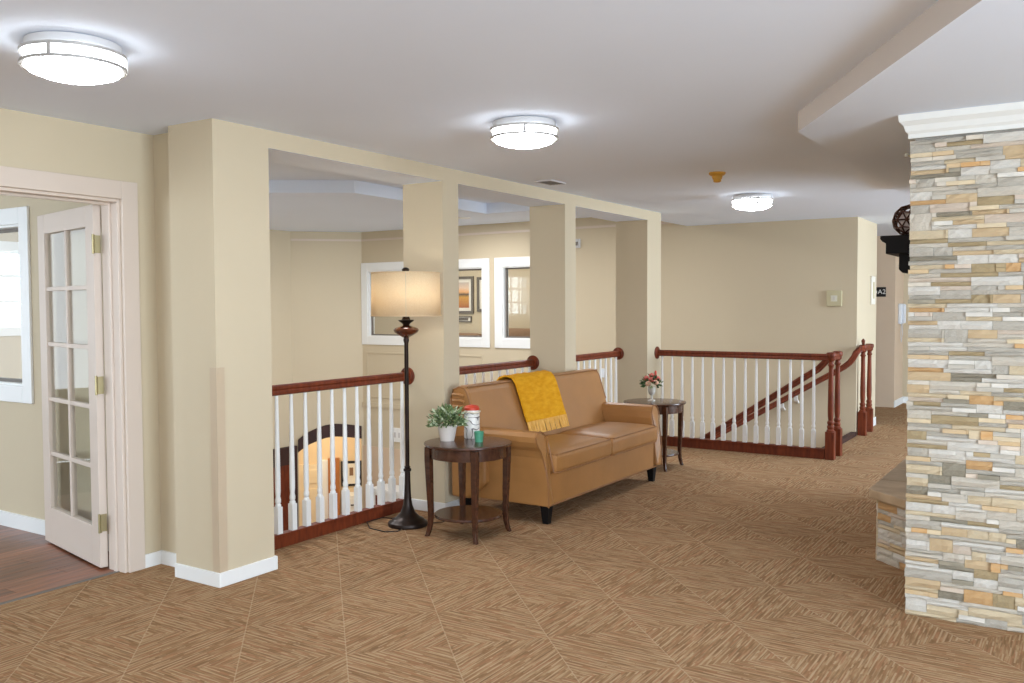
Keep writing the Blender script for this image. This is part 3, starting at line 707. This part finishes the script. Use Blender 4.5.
for i in range(len(path)-1):
    for j in range(NY):
        a = i*n1+j; fs.append((a, a+1, a+n1+1, a+n1)); fs.append((N+a, N+a+n1, N+a+n1+1, N+a+1))
    for j in (0, NY): a = i*n1+j; fs.append((a, a+n1, N+a+n1, N+a))
for i in (0, len(path)-1):
    for j in range(NY): a = i*n1+j; fs.append((a, a+1, N+a+1, N+a))
k = M(); k.add(vs, fs)
cl = obj('cloth', k, 'throw', BT, True)
k = M()
for j in range(46):
    y = 2.615+.592*j/45+random.uniform(-.003, .003)-2.92; dx = random.uniform(-.004, .004); dy = random.uniform(-.006, .006)
    k.tube([(.322-.2, y, .62-.93), (.335-.2+dx, y+dy, .575-.93), (.352-.2+dx, y+dy*1.6, .522-.93)], .0055, 5)
tag(obj('fringe', k, 'throw_fringe', BT, True), 'paler knotted fringe')

# ------------------------------------------------------------------ side tables
def side_table(loc, label):
    t = thing('side_table', label, 'table', loc, 'round walnut side tables')
    obj('tabletop', M().lathe([(.27, .588), (.285, .592), (.29, .60), (.288, .608), (.27, .611), (.01, .611)], 0, 0, 48), 'walnut', t, True)
    ap = M(); n = 48
    ap.lathe([(.245, .515), (.252, .515), (.252, .588), (.245, .588)], 0, 0, n, caps=False)
    for i in (0,):
        vs = len(ap.v)
    ap.add([], [])
    obj('apron', ap.lathe([(.245, .588), (.245, .515)], 0, 0, n, caps=False), 'walnut', t, True)
    for sx in (-1, 1):
        for sy in (-1, 1):
            r0 = .178
            P = [(.184, .585), (.184, .50), (.181, .36), (.177, .2), (.176, .13), (.179, .07), (.188, .02), (.195, 0)]
            R = [.021, .021, .019, .016, .015, .014, .013, .013]
            k = M(); vs = []; fs = []
            for (d, z), r in zip(P, R):
                for a, b in ((-1, -1), (1, -1), (1, 1), (-1, 1)): vs.append((sx*d+a*r, sy*d+b*r, z))
            for i in range(len(P)-1):
                for q in range(4): fs.append((i*4+q, i*4+(q+1) % 4, i*4+4+(q+1) % 4, i*4+4+q))
            fs += [(0, 1, 2, 3), tuple(range(len(vs)-4, len(vs)))]
            k.add(vs, fs); obj('leg', k, 'walnut', t, bev=.003)
    obj('shelf', M().lathe([(.01, .122), (.222, .122), (.226, .13), (.222, .14), (.01, .14)], 0, 0, 40), 'walnut', t, True)
    return t
side_table((.475, 1.625, 0), 'round walnut side table holding the potted plant, beside the floor lamp')
side_table((.515, 4.545, 0), 'round walnut side table holding the flower vase, at the far sofa arm')
TZ = .6112
# potted plant
t = thing('potted_plant', 'small bushy green plant in a white pot on the near side table', 'plant', (.33, 1.592, TZ))
obj('pot', M().lathe([(.046, 0), (.063, .09), (.068, .092), (.068, .105), (.06, .105), (.057, .085)], 0, 0, 28), 'pot_white', t, True)
obj('soil', M().lathe([(.055, .08), (.055, .088)], 0, 0, 20), 'cord_black', t)
def leaves(n, cx, cy, cz, rx, rz, size, mats, seed):
    rn = random.Random(seed); k = M()
    for i in range(n):
        th_, ph = rn.uniform(0, 2*PI), math.acos(rn.uniform(-.25, 1)); r = rn.uniform(.35, 1)
        d = Vector((math.sin(ph)*math.cos(th_), math.sin(ph)*math.sin(th_), math.cos(ph))); p = Vector((cx+d.x*rx*r, cy+d.y*rx*r, cz+d.z*rz*r))
        s_ = d.cross(Vector((rn.uniform(-1, 1), rn.uniform(-1, 1), rn.uniform(-1, 1)))).normalized(); u = (d+Vector((rn.uniform(-.7, .7), rn.uniform(-.7, .7), rn.uniform(-.3, .6)))).normalized(); L_ = size*rn.uniform(.7, 1.3)
        n_ = u.cross(s_).normalized()*L_*.15
        k.cur = 1 if rn.random() < .3 else 0
        k.add([p, p+u*L_*.5+s_*L_*.26+n_, p+u*L_, p+u*L_*.5-s_*L_*.26+n_], [(0, 1, 2, 3)])
    return k
fo = obj('foliage', leaves(520, 0, 0, .122, .118, .1, .036, 0, 3), ['leaf', 'leaf_pale'], t); fo['kind'] = 'stuff'
k = M()
for i in range(14):
    a = i*2.4; k.tube([(0, 0, .085), (.03*math.cos(a), .03*math.sin(a), .14), (.075*math.cos(a), .075*math.sin(a), .185)], .0022, 5)
obj('stems', k, 'leaf_dark', t)
t = thing('jar', 'white patterned jar with a red lid and rope on the near side table', 'jar', (.40, 1.775, TZ))
obj('body', M().lathe([(.05, 0), (.053, .006), (.053, .17), (.047, .18), (.047, .19)], 0, 0, 28), 'jar_print', t, True)
obj('lid', M().lathe([(.052, .19), (.052, .206), (.04, .218), (.01, .224)], 0, 0, 24), 'red_lid', t, True)
obj('rope', M().tube([(.056*math.cos(a), .056*math.sin(a), .176+.004*math.sin(3*a)) for a in [2*PI*i/24 for i in range(24)]], .006, 6, True), 'rope', t, True)
t = thing('candle_cup', 'small teal glass candle cup in front of the jar', 'candle', (.545, 1.65, TZ))
obj('cup', M().lathe([(.026, 0), (.033, .068), (.0305, .068), (.025, .05)], 0, 0, 24), 'teal', t, True)
obj('candle', M().lathe([(.0258, .03), (.027, .052)], 0, 0, 18), 'wax', t)
# vase with flowers
t = thing('flower_vase', 'small glass footed vase of coral flowers on the far side table', 'vase', (.49, 4.535, TZ))
obj('vase', M().lathe([(.035, 0), (.035, .008), (.01, .02), (.009, .05), (.028, .07), (.036, .10), (.034, .125), (.038, .135)], 0, 0, 20), 'crystal', t, True)
fo = obj('foliage', leaves(90, 0, 0, .16, .075, .06, .055, 0, 5), ['leaf_dark', 'leaf'], t); fo['kind'] = 'stuff'
fl = M()
rn = random.Random(4)
for (x, y, z) in ((0, 0, .235), (.045, .03, .205), (-.045, -.02, .21), (-.01, .05, .20), (.02, -.05, .20), (-.05, .04, .18), (.055, -.03, .175), (.0, -.075, .165)):
    k = M(); k.lathe([(.006, -.02), (.02, -.012), (.028, .003), (.024, .016), (.012, .02)], 0, 0, 9); k.lathe([(.012, .0), (.016, .018), (.009, .026)], 0, 0, 7)
    o = obj('flower', k, 'petal' if rn.random() < .7 else 'petal_pale', t, True); o.location = (x, y, z); o.rotation_euler = (-y*8, x*8, 0)
obj('bud', M().lathe([(.004, .2), (.012, .255), (.01, .275), (.003, .285)], .03, .02, 8), 'red_lid', t, True)

# ------------------------------------------------------------------ floor lamp
t = thing('floor_lamp', 'dark bronze floor lamp with amber ball and beige drum shade', 'lamp', (-.015, 1.594, 0))
obj('base', M().lathe([(.135, 0), (.138, .012), (.132, .026), (.115, .034), (.108, .045), (.085, .055), (.05, .09), (.032, .14), (.024, .2), (.02, .3), (.019, .37)], 0, 0, 40), 'bronze', t, True)
obj('collar', M().lathe([(.02, .37), (.027, .375), (.027, .388), (.018, .395), (.022, .402), (.015, .41)], 0, 0, 24), 'bronze', t, True)
obj('pole', M().lathe([(.0145, .40), (.0145, 1.25), (.02, 1.27), (.017, 1.29)], 0, 0, 20), 'bronze', t, True)
obj('ball', M().lathe([(.02, 1.288), (.05, 1.305), (.08, 1.325), (.087, 1.34), (.08, 1.352), (.045, 1.365), (.025, 1.372)], 0, 0, 32), 'amber', t, True)
obj('candle_cup', M().lathe([(.02, 1.37), (.028, 1.385), (.05, 1.40), (.055, 1.408), (.03, 1.41), (.022, 1.43), (.02, 1.47), (.012, 1.48)], 0, 0, 24), 'bronze', t, True)
obj('harp', M().tube([(.03*math.sin(a)*1.6, 0, 1.59-.12*math.cos(a)) for a in [PI*i/10-0 for i in range(11)]], .003, 6).tube([(-.03*math.sin(a)*1.6, 0, 1.59-.12*math.cos(a)) for a in [PI*i/10 for i in range(11)]], .003, 6), 'bronze', t)
sh = M().lathe([(.236, 1.435), (.232, 1.728)], 0, 0, 64, caps=False)
q = obj('shade', sh, 'shade_cloth', t, True); q.modifiers.new('thick', 'SOLIDIFY').thickness = .003
for z, r in ((1.437, .237), (1.727, .233)): obj('shade_trim', M().tube([(r*math.cos(2*PI*i/48), r*math.sin(2*PI*i/48), z) for i in range(48)], .004, 6, True), 'shade_cloth', q, True)
bl = bpy.data.lights.new('lamp_bulb', 'POINT'); bl.energy = 2.0; bl.color = (1, .95, .86); bl.shadow_soft_size = .04
bo = bpy.data.objects.new('lamp_bulb', bl); C.objects.link(bo); bo.parent = t; bo.location = (0, 0, 1.57)
va = math.atan2(CAM.y-1.594, CAM.x+.015)
obj('shade_seam', M().tube([(.2385*math.cos(va), .2385*math.sin(va), 1.44), (.2345*math.cos(va), .2345*math.sin(va), 1.724)], .0022, 5), 'wax', q)
obj('spider', M().tube([(-.232, 0, 1.715), (.232, 0, 1.715)], .003, 5).tube([(0, -.232, 1.715), (0, .232, 1.715)], .003, 5), 'bronze', t)
obj('finial', M().lathe([(.006, 1.71), (.014, 1.725), (.024, 1.742), (.026, 1.752), (.016, 1.762), (.004, 1.766)], 0, 0, 20), 'bronze', t, True)
cp = [(.1, .08, .004), (.22, .2, .004), (.16, .32, .004), (0, .36, .004), (-.25, .34, .004)]
obj('cord', M().tube([(-.12, -.02, .005), (-.17, .08, .005), (-.28, .06, .005), (-.285, -.1, .005), (-.15, -.22, .005), (.0, -.24, .005), (.06, -.18, .005), (.05, -.12, .005)], .0035, 6)
    .tube([(.1, .09, .005), (.16, .18, .005), (.15, .3, .005), (.05, .375, .005)], .0035, 6), 'cord_black', t, True)

# ------------------------------------------------------------------ fireplace with stacked stone
FX, FY, FTOP = 3.16, 1.495, 2.285
fp = thing('fireplace', 'stacked ledger stone fireplace with black mantel and raised hearth', 'fireplace', (FX, FY, 0))
FO = Vector((FX, FY, 0))
def Lf(mb): return mb.xf(Matrix.Translation(-FO))
obj('chimney_core', Lf(M().box(FX+.02, 4.62, FY+.03, 4.6, 0, 2.393)), 'mortar', fp)
# unit split-faced stones: x and z span 0..1, y 0 (back) .. -1 (front)
UNIT = []
for s_ in range(7):
    rn = random.Random(100+s_); k = M(); nx, nz = 4, 2; vs = []; fs = []
    for i in range(nx+1):
        for j in range(nz+1):
            edge = (i in (0, nx)) or (j in (0, nz))
            vs.append((i/nx+(rn.uniform(-.06, .06) if 0 < i < nx else 0), -rn.uniform(.62, .85) if edge else -rn.uniform(.8, 1.0), j/nz))
    o = len(vs)
    vs += [(0, 0, 0), (1, 0, 0), (1, 0, 1), (0, 0, 1)]
    g = lambda i, j: i*(nz+1)+j
    for i in range(nx):
        for j in range(nz): fs.append((g(i, j), g(i+1, j), g(i+1, j+1), g(i, j+1)))
    fs.append(tuple([o, o+1]+[g(i, 0) for i in range(nx, -1, -1)])); fs.append(tuple([o+2, o+3]+[g(i, nz) for i in range(nx+1)]))
    fs.append(tuple([o+3, o]+[g(0, j) for j in range(nz+1)])); fs.append(tuple([o+1, o+2]+[g(nx, j) for j in range(nz, -1, -1)]))
    k.add(vs, fs); UNIT.append(k.mesh('stone', 'stone_W'))
def stone(loc, dx, dy, dz, key, rotz=0):
    o = link('stone', random.choice(UNIT), fp); o.location = Vector(loc)-FO; o.scale = (dx, dy, dz); o.rotation_euler = (0, 0, rotz)
    o.material_slots[0].link = 'OBJECT'; o.material_slots[0].material = STONE[key]; return o
# traced stones of the visible front: (crop top, x0, y0, x1, y1, kind) in an 8.226x crop of the photograph that starts at x = 900
TR = {120: '380 150 690 195 B|500 335 655 380 O|400 390 500 435 D|105 345 370 390 G|105 400 380 455 T|630 600 950 690 B|960 395 1020 440 O|745 320 1000 410 W|105 200 280 265 G|285 205 585 255 L|300 500 385 560 L|130 480 285 545 G|500 390 740 470 W|105 270 275 320 C',
      200: '100 10 385 60 O|290 100 565 145 D|590 225 900 315 T|590 85 885 125 T|890 70 1020 110 G|385 330 715 370 B|430 420 760 465 T|760 410 1020 460 C|585 510 790 595 B|865 505 1000 590 O|365 510 455 555 O|90 565 230 600 T|105 250 380 325 C|110 400 275 480 G|390 240 590 325 W|285 155 435 205 W|100 90 270 240 L',
      280: '260 0 580 40 B|70 215 355 260 O|360 215 745 260 W|590 125 750 210 B|760 130 1000 210 T|760 215 905 260 W|865 30 1020 75 T|560 410 790 490 T|75 480 350 525 C|250 545 550 585 W|400 595 690 640 B|250 620 390 665 T|950 505 1020 550 O|835 310 1020 355 W|760 270 1020 305 G|75 405 345 475 G|270 270 540 350 G|360 400 550 530 G|110 270 255 305 P',
      360: '65 60 355 98 O|100 320 340 370 B|565 285 760 380 O|360 335 555 375 D|250 465 640 540 B|420 160 670 195 D|435 380 630 430 W|565 570 665 660 C|670 575 775 660 O|360 555 555 600 T|880 445 1020 485 O|750 265 1020 305 G|735 445 835 485 W|95 185 240 265 T|755 30 890 120 G|750 170 890 215 W',
      440: '545 180 755 275 O|345 165 540 295 D|80 185 335 280 C|560 455 765 550 C|60 455 335 495 T|640 285 820 330 D|605 100 750 135 B|235 340 425 385 G|350 430 545 480 G|670 560 890 600 T|430 320 820 390 L|800 20 980 60 T|815 65 980 110 W|90 70 240 140 G',
      520: '240 0 560 45 D|560 10 820 50 B|100 55 225 90 O|335 60 545 130 T|235 165 440 275 T|725 100 870 185 C|320 345 535 395 D|320 395 600 440 D|535 340 740 420 T|745 365 835 440 O|875 245 1020 295 O|35 305 315 365 T|320 570 525 660 D|420 500 600 540 D|840 600 1020 645 O|80 150 230 230 W|590 265 705 330 C|710 265 830 350 W|880 390 1020 435 D|35 575 240 620 T',
      590: '530 20 755 130 O|755 60 950 170 B|960 135 1020 180 W|560 165 1000 240 C|690 250 890 330 G|50 70 210 190 W'}
def unproj(px, py):
    d = fwd+rgt*((px-512)/F_PX)-up*((py-341.5)/F_PX); s_ = (FY-CAM.y)/d.y; q = CAM+d*s_; return q.x, q.z
RH, CW = .0203, .01
NR = int(FTOP/RH); NC = int((4.62-FX)/CW)
occ = [[None]*NC for _ in range(NR)]; rects = []
def place(r0, r1, c0, c1, key):
    if any(occ[r][c_] is not None for r in range(r0, r1) for c_ in range(c0, c1)): return False
    for r in range(r0, r1):
        for c_ in range(c0, c1): occ[r][c_] = len(rects)
    rects.append((r0, r1, c0, c1, key)); return True
for y0, txt in TR.items():
    for it in txt.split('|'):
        a = it.split(); x0_, y0_, x1_, y1_ = map(float, a[:4])
        xa, za = unproj(900+x0_/8.226, y0+(y0_+y1_)/2/8.226); xb, zb2 = unproj(900+x1_/8.226, y0+(y0_+y1_)/2/8.226)
        zc = (za+zb2)/2; hgt = (y1_-y0_)/8.226/246
        n = max(1, round(hgt/RH)); r0 = max(0, min(NR-n, round(zc/RH-n/2))); c0 = max(0, round((xa-FX)/CW)); c1 = min(NC, max(c0+3, round((xb-FX)/CW)))
        if c0 < 3: c0 = 0
        place(r0, r0+n, c0, c1, a[4])
rn = random.Random(11); PAL = 'WWWWWLLLLLLGGGGGGCCCPPTTDB'
for r in range(NR):
    c_ = 0
    while c_ < NC:
        if occ[r][c_] is not None: c_ += 1; continue
        ln = 0
        want = rn.randint(9, 24)
        while c_+ln < NC and occ[r][c_+ln] is None and ln < want: ln += 1
        if c_+ln < NC and occ[r][c_+ln] is None:
            rest = 0
            while c_+ln+rest < NC and occ[r][c_+ln+rest] is None and rest < 6: rest += 1
            if rest < 5: ln += rest
        key = rn.choice(PAL)
        if ln < 5 and c_ > 0 and occ[r][c_-1] is not None: key = rects[occ[r][c_-1]][4]
        n = 2 if (rn.random() < .45 and ln > 6 and r+1 < NR and all(occ[r+1][c_+i] is None for i in range(ln))) else 1
        place(r, r+n, c_, c_+ln, key); c_ += ln
rest = M(); keys = list(STONE); count = 0
vis = sorted(rects, key=lambda q: (q[2]*CW > .50, -(q[1]-q[0])*(q[3]-q[2])))
for q in vis:
    r0, r1, c0, c1, key = q
    x0, x1 = FX+c0*CW, FX+c1*CW; z0, z1 = r0*RH, r1*RH
    dep = .03+rn.uniform(0, .013); gap = .0006
    if c0 == 0: x0 += rn.uniform(0, .007)
    if count < 268 and c0*CW < .53:
        stone((x0+gap, FY+.03, z0+gap), x1-x0-2*gap, dep, z1-z0-2*gap, key); count += 1
    else:
        rest.cur = keys.index(key); rest.box(x0+gap, x1-gap, FY+.03-dep, FY+.03, z0+gap, z1-gap)
# returns of the chimney towards the hall and towards its far side
for r in range(0, NR, 2):
    y = FY+.03
    while y < 4.6:
        ln = min(rn.uniform(.14, .34), 4.6-y); rest.cur = keys.index(rn.choice(PAL)); z0 = r*RH
        rest.box(FX+.012-rn.uniform(0, .01), FX+.03, y+.001, y+ln-.001, z0+.001, z0+2*RH-.001); y += ln
o = obj('stone_veneer', Lf(rest), [STONE[k] for k in keys], fp); o['kind'] = 'stuff'
# crown under the bulkhead
cr = [(-.03, 0), (.006, 0), (.006, .02), (.016, .032), (.024, .058), (.042, .078), (.046, .108), (-.03, .108)]
def crown(mb, pr):
    a = 0
    pts = []
    for o_, z in pr:
        pts.append([(4.62, FY-o_+.02-.02, FTOP+z), (FX-o_, FY-o_, FTOP+z), (FX-o_, 4.6+o_, FTOP+z)])
    n = len(pr); vs = [p for s_ in range(3) for p in (pts[i][s_] for i in range(n))]
    fs = [(s_*n+i, s_*n+(i+1) % n, (s_+1)*n+(i+1) % n, (s_+1)*n+i) for s_ in range(2) for i in range(n)]+[tuple(range(n)), tuple(range(2*n, 3*n))]
    return mb.add(vs, fs)
mat('crown_cream', srgb(226, 224, 218), .5, var=.01)
cm = obj('crown_molding', Lf(crown(M(), cr)), 'crown_cream', fp); tag(cm, 'cream crown moulding')
# hearth: 45 degree cut corners, stone sides, slate top slabs
hp = [(FX+.03, 2.08), (2.866, 2.395), (2.866, 3.66), (FX+.03, 3.95)]
obj('hearth_core', Lf(M().prism([(FX+.03, 2.12), (2.89, 2.41), (2.89, 3.65), (FX+.03, 3.91)], 'Z', 0, .368)), 'mortar', fp)
def hearth_face(p0, p1, n_out, limit):
    p0, p1 = Vector((*p0, 0)), Vector((*p1, 0)); d = (p1-p0); Ln = d.length; d.normalize(); rz = math.atan2(d.y, d.x)
    global count
    z = 0
    while z < .365:
        h = .024 if rn.random() < .6 else .04
        h = min(h, .368-z); s_ = 0
        while s_ < Ln-.001:
            ln = min(rn.uniform(.09, .2), Ln-s_)
            if Ln-s_-ln < .05: ln = Ln-s_
            q = p0+d*s_
            stone((q.x, q.y, z+.001), ln-.002, .03+rn.uniform(0, .008), h-.002, rn.choice('WLLGCCTTOBP'), rz); count += 1
            s_ += ln
        z += h
ni = Vector((1, 1, 0)).normalized()*.03
hearth_face((2.866+ni.x, 2.395+ni.y), (FX+.03+ni.x, 2.10+ni.y), None, 0)
hr = M(); z = 0
while z < .36:
    y = 2.40
    while y < 3.66:
        ln = min(rn.uniform(.12, .3), 3.66-y); hr.cur = keys.index(rn.choice('WLLGCCTTBP')); hr.box(2.868-rn.uniform(0, .008), 2.89, y+.001, y+ln-.001, z+.001, z+.0355); y += ln
    z += .0368
o = obj('hearth_veneer', Lf(hr), [STONE[k] for k in keys], fp); o['kind'] = 'stuff'
SLX = 2.825
for a, b in (((SLX, 2.375), (SLX, 2.70)), ((SLX, 2.704), (SLX, 3.17)), ((SLX, 3.174), (SLX, 3.66))):
    y0, y1 = a[1], b[1]
    if y0 < 2.4: poly = [(FX+.02, 2.04), (SLX, 2.375), (SLX, y1), (FX+.02, y1)]
    elif y1 > 3.6: poly = [(FX+.02, y0), (SLX, y0), (SLX, 3.66), (FX+.02, 3.99)]
    else: poly = [(FX+.02, y0), (SLX, y0), (SLX, y1), (FX+.02, y1)]
    obj('hearth_slab', Lf(M().prism(poly, 'Z', .368, .42)), 'slate', fp, bev=.006)
obj('firebox', Lf(M().box(FX-.004, FX+.02, 2.6, 3.45, .42, 1.2)), 'firebox_black', fp)
# mantel
mp = [(FX, 1.895), (2.87, 1.895), (2.868, 1.878), (2.88, 1.862), (2.90, 1.85), (2.90, 1.79), (FX, 1.79)]
mt = obj('mantel', Lf(M().prism(mp, 'Y', 2.38, 3.68)), 'black_wood', fp, bev=.003)
for y in (2.42, 3.52):
    co = [(FX, 1.79), (2.965, 1.79), (2.965, 1.70), (2.985, 1.68), (FX, 1.665)]
    obj('corbel', Lf(M().prism(co, 'Y', y, y+.12)), 'black_wood', mt, bev=.003)
# geodesic cage globe on the mantel
t = thing('cage_globe', 'copper cage globe lantern standing on the black mantel', 'lantern', (2.985, 2.62, 1.896))
bm = bmesh.new(); bmesh.ops.create_icosphere(bm, subdivisions=2, radius=.09); k = M()
for e in bm.edges:
    a, b = e.verts[0].co, e.verts[1].co; k.tube([a, b], .005, 5)
bm.free(); k.xf(Matrix.Translation((0, 0, .1)))
obj('cage', k, 'cage_copper', t); obj('inner_globe', M().lathe([(.02, .03), (.05, .05), (.06, .09), (.05, .13), (.02, .15)], 0, 0, 20), 'cage_inner', t, True)
obj('foot', M().lathe([(.05, 0), (.05, .006), (.02, .02), (.02, .035)], 0, 0, 16), 'cage_copper', t)
t = thing('wall_hook', 'tiny brass hook on the side of the stone chimney', 'hook', (FX-.01, 1.9, 2.262))
obj('shank', M().tube([(.012, 0, 0), (-.05, 0, .002), (-.065, 0, .01)], .005, 6), 'brass', t); obj('tip', M().lathe([(.009, 0), (.012, .01), (.006, .02)], -.068, 0, 8), 'plate_screen', t)

# ------------------------------------------------------------------ ceiling fittings
def ceiling_light(x, y, label):
    t = thing('ceiling_light', label, 'ceiling light', (x, y, H), 'round flush ceiling lights')
    obj('pan', M().lathe([(.15, 0), (.168, -.004), (.168, -.036)], 0, 0, 40), 'vent_white', t, True)
    obj('drum', M().lathe([(.172, -.036), (.172, -.094)], 0, 0, 40, caps=False), 'drum_glass', t, True)
    obj('diffuser', M().lathe([(.172, -.094), (.155, -.110), (.11, -.126), (.05, -.135), (.005, -.137)], 0, 0, 40, caps=False), 'lamp_glass', t, True)
    for z in (-.038, -.084): obj('ring', M().lathe([(.173, z), (.185, z), (.185, z-.012), (.173, z-.012)], 0, 0, 48), 'nickel', t)
    for a in range(3): obj('post', M().box(.176, .187, -.007, .007, -.094, -.038).xf(Matrix.Rotation(2*PI*a/3-1.0, 4, 'Z')), 'nickel', t)
ceiling_light(.66, -1.16, 'largest round flush ceiling light, nearest, above the French door')
ceiling_light(1.31, 1.0, 'middle round flush ceiling light in front of the columns')
ceiling_light(1.31, 4.9, 'farthest, smallest round flush ceiling light near the stairwell')
t = thing('sprinkler_cap', 'yellow detector cap hanging from the ceiling near the far light', 'detector', (1.53, 3.38, H))
obj('flange', M().lathe([(.062, 0), (.062, -.012), (.05, -.022)], 0, 0, 24), 'yellow_plastic', t, True)
obj('body', M().lathe([(.036, -.02), (.04, -.03), (.034, -.05), (.028, -.052), (.03, -.066), (.02, -.072)], 0, 0, 20), 'yellow_plastic', t, True)
t = thing('ceiling_vent', 'small grey air vent in the ceiling beside the header beam', 'vent', (.24, 3.11, H))
obj('frame', M().box(-.075, .075, -.12, -.11, -.008, 0).box(-.075, .075, .11, .12, -.008, 0).box(-.075, -.065, -.11, .11, -.008, 0).box(.065, .075, -.11, .11, -.008, 0), 'vent_white', t)
obj('backing', M().box(-.065, .065, -.11, .11, -.001, 0), 'firebox_black', t)
for k in range(5): obj('slat', M().box(-.056+.026*k-.004, -.056+.026*k+.008, -.11, .11, -.007, -.002), 'vent_dark', t)
t = thing('recessed_light', 'small recessed downlight glowing in the atrium ceiling', 'ceiling light', (-3.13, 6.6, ATC))
obj('trim_ring', M().lathe([(.07, 0), (.09, 0), (.09, -.008), (.07, -.006)], 0, 0, 24), 'white_paint', t); obj('lens', M().lathe([(.07, -.001), (.07, -.004)], 0, 0, 24), 'downlight', t)
for i, (x, y) in enumerate(((-3.13, 6.45), (-4.6, 5.2), (-1.9, 1.6), (-4.4, 2.2), (-1.0, 5.7))):  # first serves the visible fitting; the others are unseen fill added to the atrium
    d = bpy.data.lights.new('downlight', 'AREA'); d.shape = 'DISK'; d.size = .3; d.energy = (26, 28, 30, 30, 24)[i]; d.color = (.97, .98, 1)
    o = bpy.data.objects.new('downlight', d); C.objects.link(o); o.location = (x, y, ATC-.03 if i != 1 else 2.64)

# ------------------------------------------------------------------ wall fittings
t = thing('wall_panel', 'square beige alarm panel on the stairwell wall', 'panel', (1.43, YF, 1.57))
obj('box', M().box(-.085, .085, -.03, 0, -.09, .09), 'plate_beige', t, bev=.006); obj('screen', M().box(-.035, .035, -.034, -.03, -.035, .035), 'plate_screen', t)
obj('strobe', M().box(-.012, .012, -.04, -.034, -.02, .02), 'crystal', t)
t = thing('wall_strobe', 'small grey strobe high on the far atrium wall', 'alarm', (-1.93, YF, 2.34))
obj('box', M().box(-.045, .045, -.04, 0, -.06, .06), 'vent_white', t, bev=.005); obj('lens', M().box(-.025, .025, -.055, -.04, -.03, .02), 'vent_dark', t)
t = thing('light_switch', 'small pale switch plate on the far wall between sofa back and column', 'switch', (-1.53, YF, .60))
obj('plate', M().box(-.04, .04, -.01, 0, -.06, .06), 'phone_white', t, bev=.003); obj('toggle', M().box(-.01, .01, -.018, -.01, -.02, .02), 'phone_white', t)
t = thing('notice_board', 'tall narrow white plate on the bright corridor wall end', 'sign', (1.677, 8.38, 1.67))
obj('board', M().box(0, .02, -.10, .10, -.17, .17), 'sign_white', t, bev=.006); obj('inset', M().box(.02, .024, -.04, .04, -.10, .10), 'plate_beige', t)
t = thing('room_sign', 'small black sign reading A2 on the corridor wall', 'sign', (1.34, 10.75, 1.68))
obj('plate', M().box(-.075, .075, -.012, 0, -.07, .07), 'sign_black', t, bev=.003)
cu = bpy.data.curves.new('lettering', 'FONT'); cu.body = 'A2'; cu.size = .095; cu.align_x = 'CENTER'; cu.align_y = 'CENTER'; cu.extrude = .001
to = bpy.data.objects.new('lettering_tmp', cu); C.objects.link(to); bpy.context.view_layer.update()
lm = bpy.data.meshes.new_from_object(to.evaluated_get(bpy.context.evaluated_depsgraph_get())); bpy.data.objects.remove(to)
lm.materials.clear(); lm.materials.append(MATS['letter_white']); lo = link('lettering', lm, t); lo.location = (0.02, -.0135, 0); lo.rotation_euler = (PI/2, 0, 0)
obj('icon', M().box(-.064, -.046, -.0135, -.012, -.02, .02), 'letter_white', t)
t = thing('wall_phone', 'white wall telephone on the corridor corner', 'telephone', (1.54, 11.1, 1.36))
obj('body', M().box(0, .06, -.11, .11, -.15, .15), 'phone_white', t, bev=.015); obj('handset', M().box(.06, .10, -.09, -.03, -.14, .14), 'phone_white', t, bev=.012)
obj('cord', M().tube([(.05, -.06, -.15), (.06, -.07, -.3), (.04, -.06, -.42), (.03, -.03, -.3), (.03, 0, -.15)], .006, 6), 'vent_white', t)
